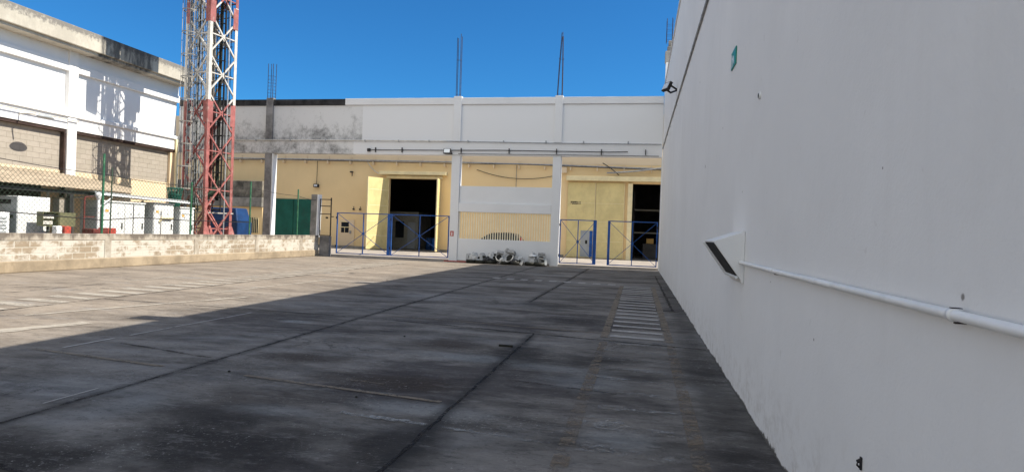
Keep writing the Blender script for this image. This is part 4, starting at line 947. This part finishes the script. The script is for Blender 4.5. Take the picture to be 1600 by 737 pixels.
mb.prism([(cx0+2.62, 37.205, 1.13), (cx0+2.62, 37.205, 1.53), (cx0+3.3, 37.205, 1.49), (cx0+3.45, 37.205, 1.38), (cx0+3.52, 37.205, 1.13)], (0, .012, 0)); mb.build_each('side_window', M['glass_dark'], ca)
B(cx0+3.74, cx0+3.93, 37.07, 37.30, 1.00, 1.34).build('tail_light', M['tail'], ca, bev=.03)
for wx in (.78, 3.2):
    for wy in (37.12, 38.55):
        mb = MB().lathe([(.17, -.1), (.29, -.1), (.31, -.06), (.31, .06), (.29, .1), (.17, .1)], (cx0+wx, wy+.08, .41), 24, Matrix.Rotation(R(90), 3, 'X')); w = mb.build('wheel', M['black'], ca)
        MB().lathe([(0, .07), (.05, .08), (.17, .06), (.17, -.06), (0, -.07)], (cx0+wx, wy+.08, .41), 16, Matrix.Rotation(R(90), 3, 'X')).build('rim', M['grey_metal'], w)

# ------------------------------------------------------------------ scrap by the foot of the wall
def scrap_unit(x, y, s, rz, label, tilt=(0, 0), z=0.0, kind='ceramic'):
    t = thing('scrap_fitting', label, 'scrap', (x, y, z), 'scrap fittings at the foot of the facade', rz); t.rotation_euler = (tilt[0], tilt[1], rz)
    MB().lathe([(0, .02), (.12, .02), (.15, .10), (.13, .22), (.20, .34), (.23, .40), (.215, .42), (.17, .36), (.10, .28), (0, .26)], (0, 0, 0), 18).build('bowl', M[kind], t, local=True).scale = (s, s*1.25, s)
    o = MB().lathe([(0, .345), (.168, .345)], (0, 0, 0), 16).build('dark_hollow', M['black'], t, local=True); o.scale = (s, s*1.2, s)
    o = MB().box(-.20, .20, .20, .38, .25, .52).build('tank', M[kind], t, bev=.03, local=True); o.scale = (s, s, s)
    return t
def tyre(x, y, label, r=.24, rz=0, z=.0):
    t = thing('tyre', label, 'tyre', (x, y, z), 'small tyres under the scrap')
    MB().lathe([(r*.55, .02), (r*1.05, .0), (r*1.12, .09), (r*1.05, .18), (r*.55, .16), (r*.55, .02)], (0, 0, 0), 20).build('ring', M['black'], t, local=True)
    MB().lathe([(0, .03), (r*.54, .03), (r*.54, .09), (0, .09)], (0, 0, 0), 14).build('hub', M['dark_metal'], t, local=True)
specs = [
         
         
         (-6.88, 31.20, .85, .25, (1.0, .25), .20, 'round white bowl facing the yard in the middle of the heap'),
         (-6.52, 31.40, .85, .9, (.5, .5), .30, 'topmost dark mouthed fitting leaning on the wall'),
         (-6.18, 31.28, 1.05, -.4, (.9, .1), .12, 'white fitting with big square dark mouth right of the middle'),
         
         
         (-4.72, 31.38, .9, .2, (.35, .1), .12, 'grey tub shaped fitting right in the small separate heap')]
for (x, y, s, rz, tl, z, lab) in specs: scrap_unit(x, y, s, rz, lab, tl, z)
for (x, y, lab, r) in ((-8.25, 31.15, 'small black tyre at the far left under the heap', .26), (-7.75, 31.1, 'small black tyre second from left under the heap', .27), (-7.22, 31.1, 'small black tyre just left of the round white bowl', .27),
                       (-6.45, 31.12, 'small black tyre under the topmost fitting', .27), (-5.95, 31.1, 'small black tyre under the right end of the large heap', .24), (-5.2, 31.15, 'small black tyre under the white capped fitting', .27), (-4.75, 31.12, 'small black tyre under the grey tub fitting', .28)):
    tyre(x, y, lab, r)
M['sack'] = plain('dirty_white_sack', (.56, .56, .55), .7, 0, .15, 6, .3, (.09, .085, .08, .95)); M['sack_dark'] = plain('dark_refuse_sack', (.03, .03, .033), .45, 0, .3, 6, .3, (.3, .3, .3, .5))
def sack(x, y, rx, ry, rz_, mat, lab, rot=0.0):
    bm = bmesh.new(); bmesh.ops.create_icosphere(bm, subdivisions=4, radius=1.0)
    from mathutils import noise as mn
    sd = Vector((x*3.1, y*1.7, rx*9))
    for v in bm.verts:
        d = v.co.normalized(); k = 1+.30*mn.noise(d*1.5+sd)+.16*mn.noise(d*3.7+sd)+.07*abs(mn.noise(d*8+sd))
        neck = max(0, d.z-.72)*1.3
        v.co = Vector((d.x*rx*k*(1-neck), d.y*ry*k*(1-neck), max(-.78, d.z*k)*rz_))
    me = bpy.data.meshes.new('sack'); bm.to_mesh(me); bm.free(); me.materials.append(M[mat])
    for p_ in me.polygons: p_.use_smooth = True
    o = bpy.data.objects.new('sack', me); COL.objects.link(o); o.location = (x, y, .78*rz_); o.rotation_euler = (0, 0, rot)
    tag(o, lab, 'sack', 'sacks dumped at the foot of the facade')
sack(-8.15, 31.28, .27, .24, .30, 'sack', 'knobbly dirty white sack at the far left of the heap', .3)
sack(-7.72, 31.32, .24, .25, .27, 'sack', 'dirty white sack second from the left of the heap', 1.2)
sack(-7.40, 31.10, .26, .2, .20, 'sack_dark', 'flat black sack in front of the left half of the heap', .2)
sack(-7.28, 31.42, .27, .22, .33, 'sack', 'taller dirty white sack just left of the round white bowl', 2.0)
sack(-6.52, 31.15, .30, .22, .22, 'sack', 'broad dirty white sack under the topmost fitting', .5)
sack(-6.00, 31.08, .24, .18, .16, 'sack_dark', 'black sack at the right front of the large heap', 1.0)
sack(-5.82, 31.35, .24, .22, .26, 'sack', 'dirty white sack at the right end of the large heap', .9)
sack(-5.15, 31.40, .23, .22, .36, 'sack', 'upright dirty white sack in the small separate heap', .1)
def scrap_sheet(x, y, z, rz, tx, w, h, mat, lab):
    t = thing('scrap_cover', lab, 'scrap cover', (x, y, z), 'bent covers in the scrap heap', rz); t.rotation_euler = (tx, 0, rz)
    mb = MB(); vs = []; n_ = 8
    for i in range(n_+1):
        a = -1+2*i/n_; d = .10*(1-a*a)
        for zz in (0, h): vs.append((a*w/2*(1-.25*zz/h), -d*(1-.3*zz/h), zz))
        for zz in (0, h): vs.append((a*w/2*(1-.25*zz/h), -d*(1-.3*zz/h)+.015, zz))
    fs_ = []
    for i in range(n_):
        a, b = 4*i, 4*i+4; fs_ += [(a, b, b+1, a+1), (a+2, a+3, b+3, b+2), (a+1, b+1, b+3, a+3), (a, a+2, b+2, b)]
    fs_ += [(0, 1, 3, 2), (4*n_, 4*n_+2, 4*n_+3, 4*n_+1)]
    mb.add(vs, fs_, False); mb.build('shell', M[mat], t, local=True)
    MB().box(-w*.22, w*.22, -.125, -.09, h*.35, h*.6).build('dark_recess', M['black'], t, local=True)
scrap_sheet(-8.35, 31.30, .08, .5, -.5, .5, .42, 'ceramic', 'bent whitish cover at the far left of the heap')
scrap_sheet(-7.95, 31.05, .06, -.3, -.9, .45, .5, 'cab_grey', 'grey cover lying back near the left end of the heap')
scrap_sheet(-7.60, 31.12, .10, .8, -.4, .42, .45, 'ceramic', 'whitish cover standing between the left fittings')
scrap_sheet(-7.15, 31.28, .12, -.6, -.3, .5, .40, 'black', 'black cover standing left of the round white bowl')
scrap_sheet(-6.55, 31.02, .05, .25, -.6, .5, .40, 'ceramic', 'whitish cover leaning below the topmost fitting')
scrap_sheet(-6.30, 31.45, .30, -.2, -.2, .45, .36, 'cab_grey', 'grey cover behind the topmost fitting against the wall')
scrap_sheet(-5.72, 31.05, .02, -.9, -.5, .35, .36, 'ceramic', 'whitish cover at the right end of the large heap')
scrap_sheet(-4.55, 31.10, .06, -.5, -.4, .4, .34, 'cab_grey', 'grey cover at the right end of the small heap')
mb = MB(); mb.lathe([(0, .09), (.10, .085), (.19, .05), (.21, 0), (.19, 0), (0, .05)], (-5.12, 31.30, .46), 18); tag(mb.build('white_lid', M['white_paint']), 'clean white domed basin on top of the small heap', 'lid')  # a loose lid among the scrap fittings

# small things lying in the yard
tag(B(-1.86, -1.66, 8.66, 8.70, .0, .03).build('black_bar', M['black'], bev=.005), 'short black bar lying on the yard by the oil stain', 'bar')
def stone(x, y, r, lab):
    bm = bmesh.new(); bmesh.ops.create_icosphere(bm, subdivisions=2, radius=r)
    for v in bm.verts: v.co *= random.uniform(.75, 1.15); v.co.z *= .6
    me = bpy.data.meshes.new('stone'); bm.to_mesh(me); bm.free(); me.materials.append(M['black']); o = bpy.data.objects.new('stone', me); COL.objects.link(o); o.location = (x, y, r*.45)
    tag(o, lab, 'stone', 'small stones on the yard')
stone(-4.26, 6.06, .016, 'small dark stone on the faded yellow line in the left of the shade')
stone(-2.55, 5.55, .013, 'small dark stone just below the middle yellow line')
stone(-3.35, 8.9, .016, 'small dark stone near the brown stain in mid yard')
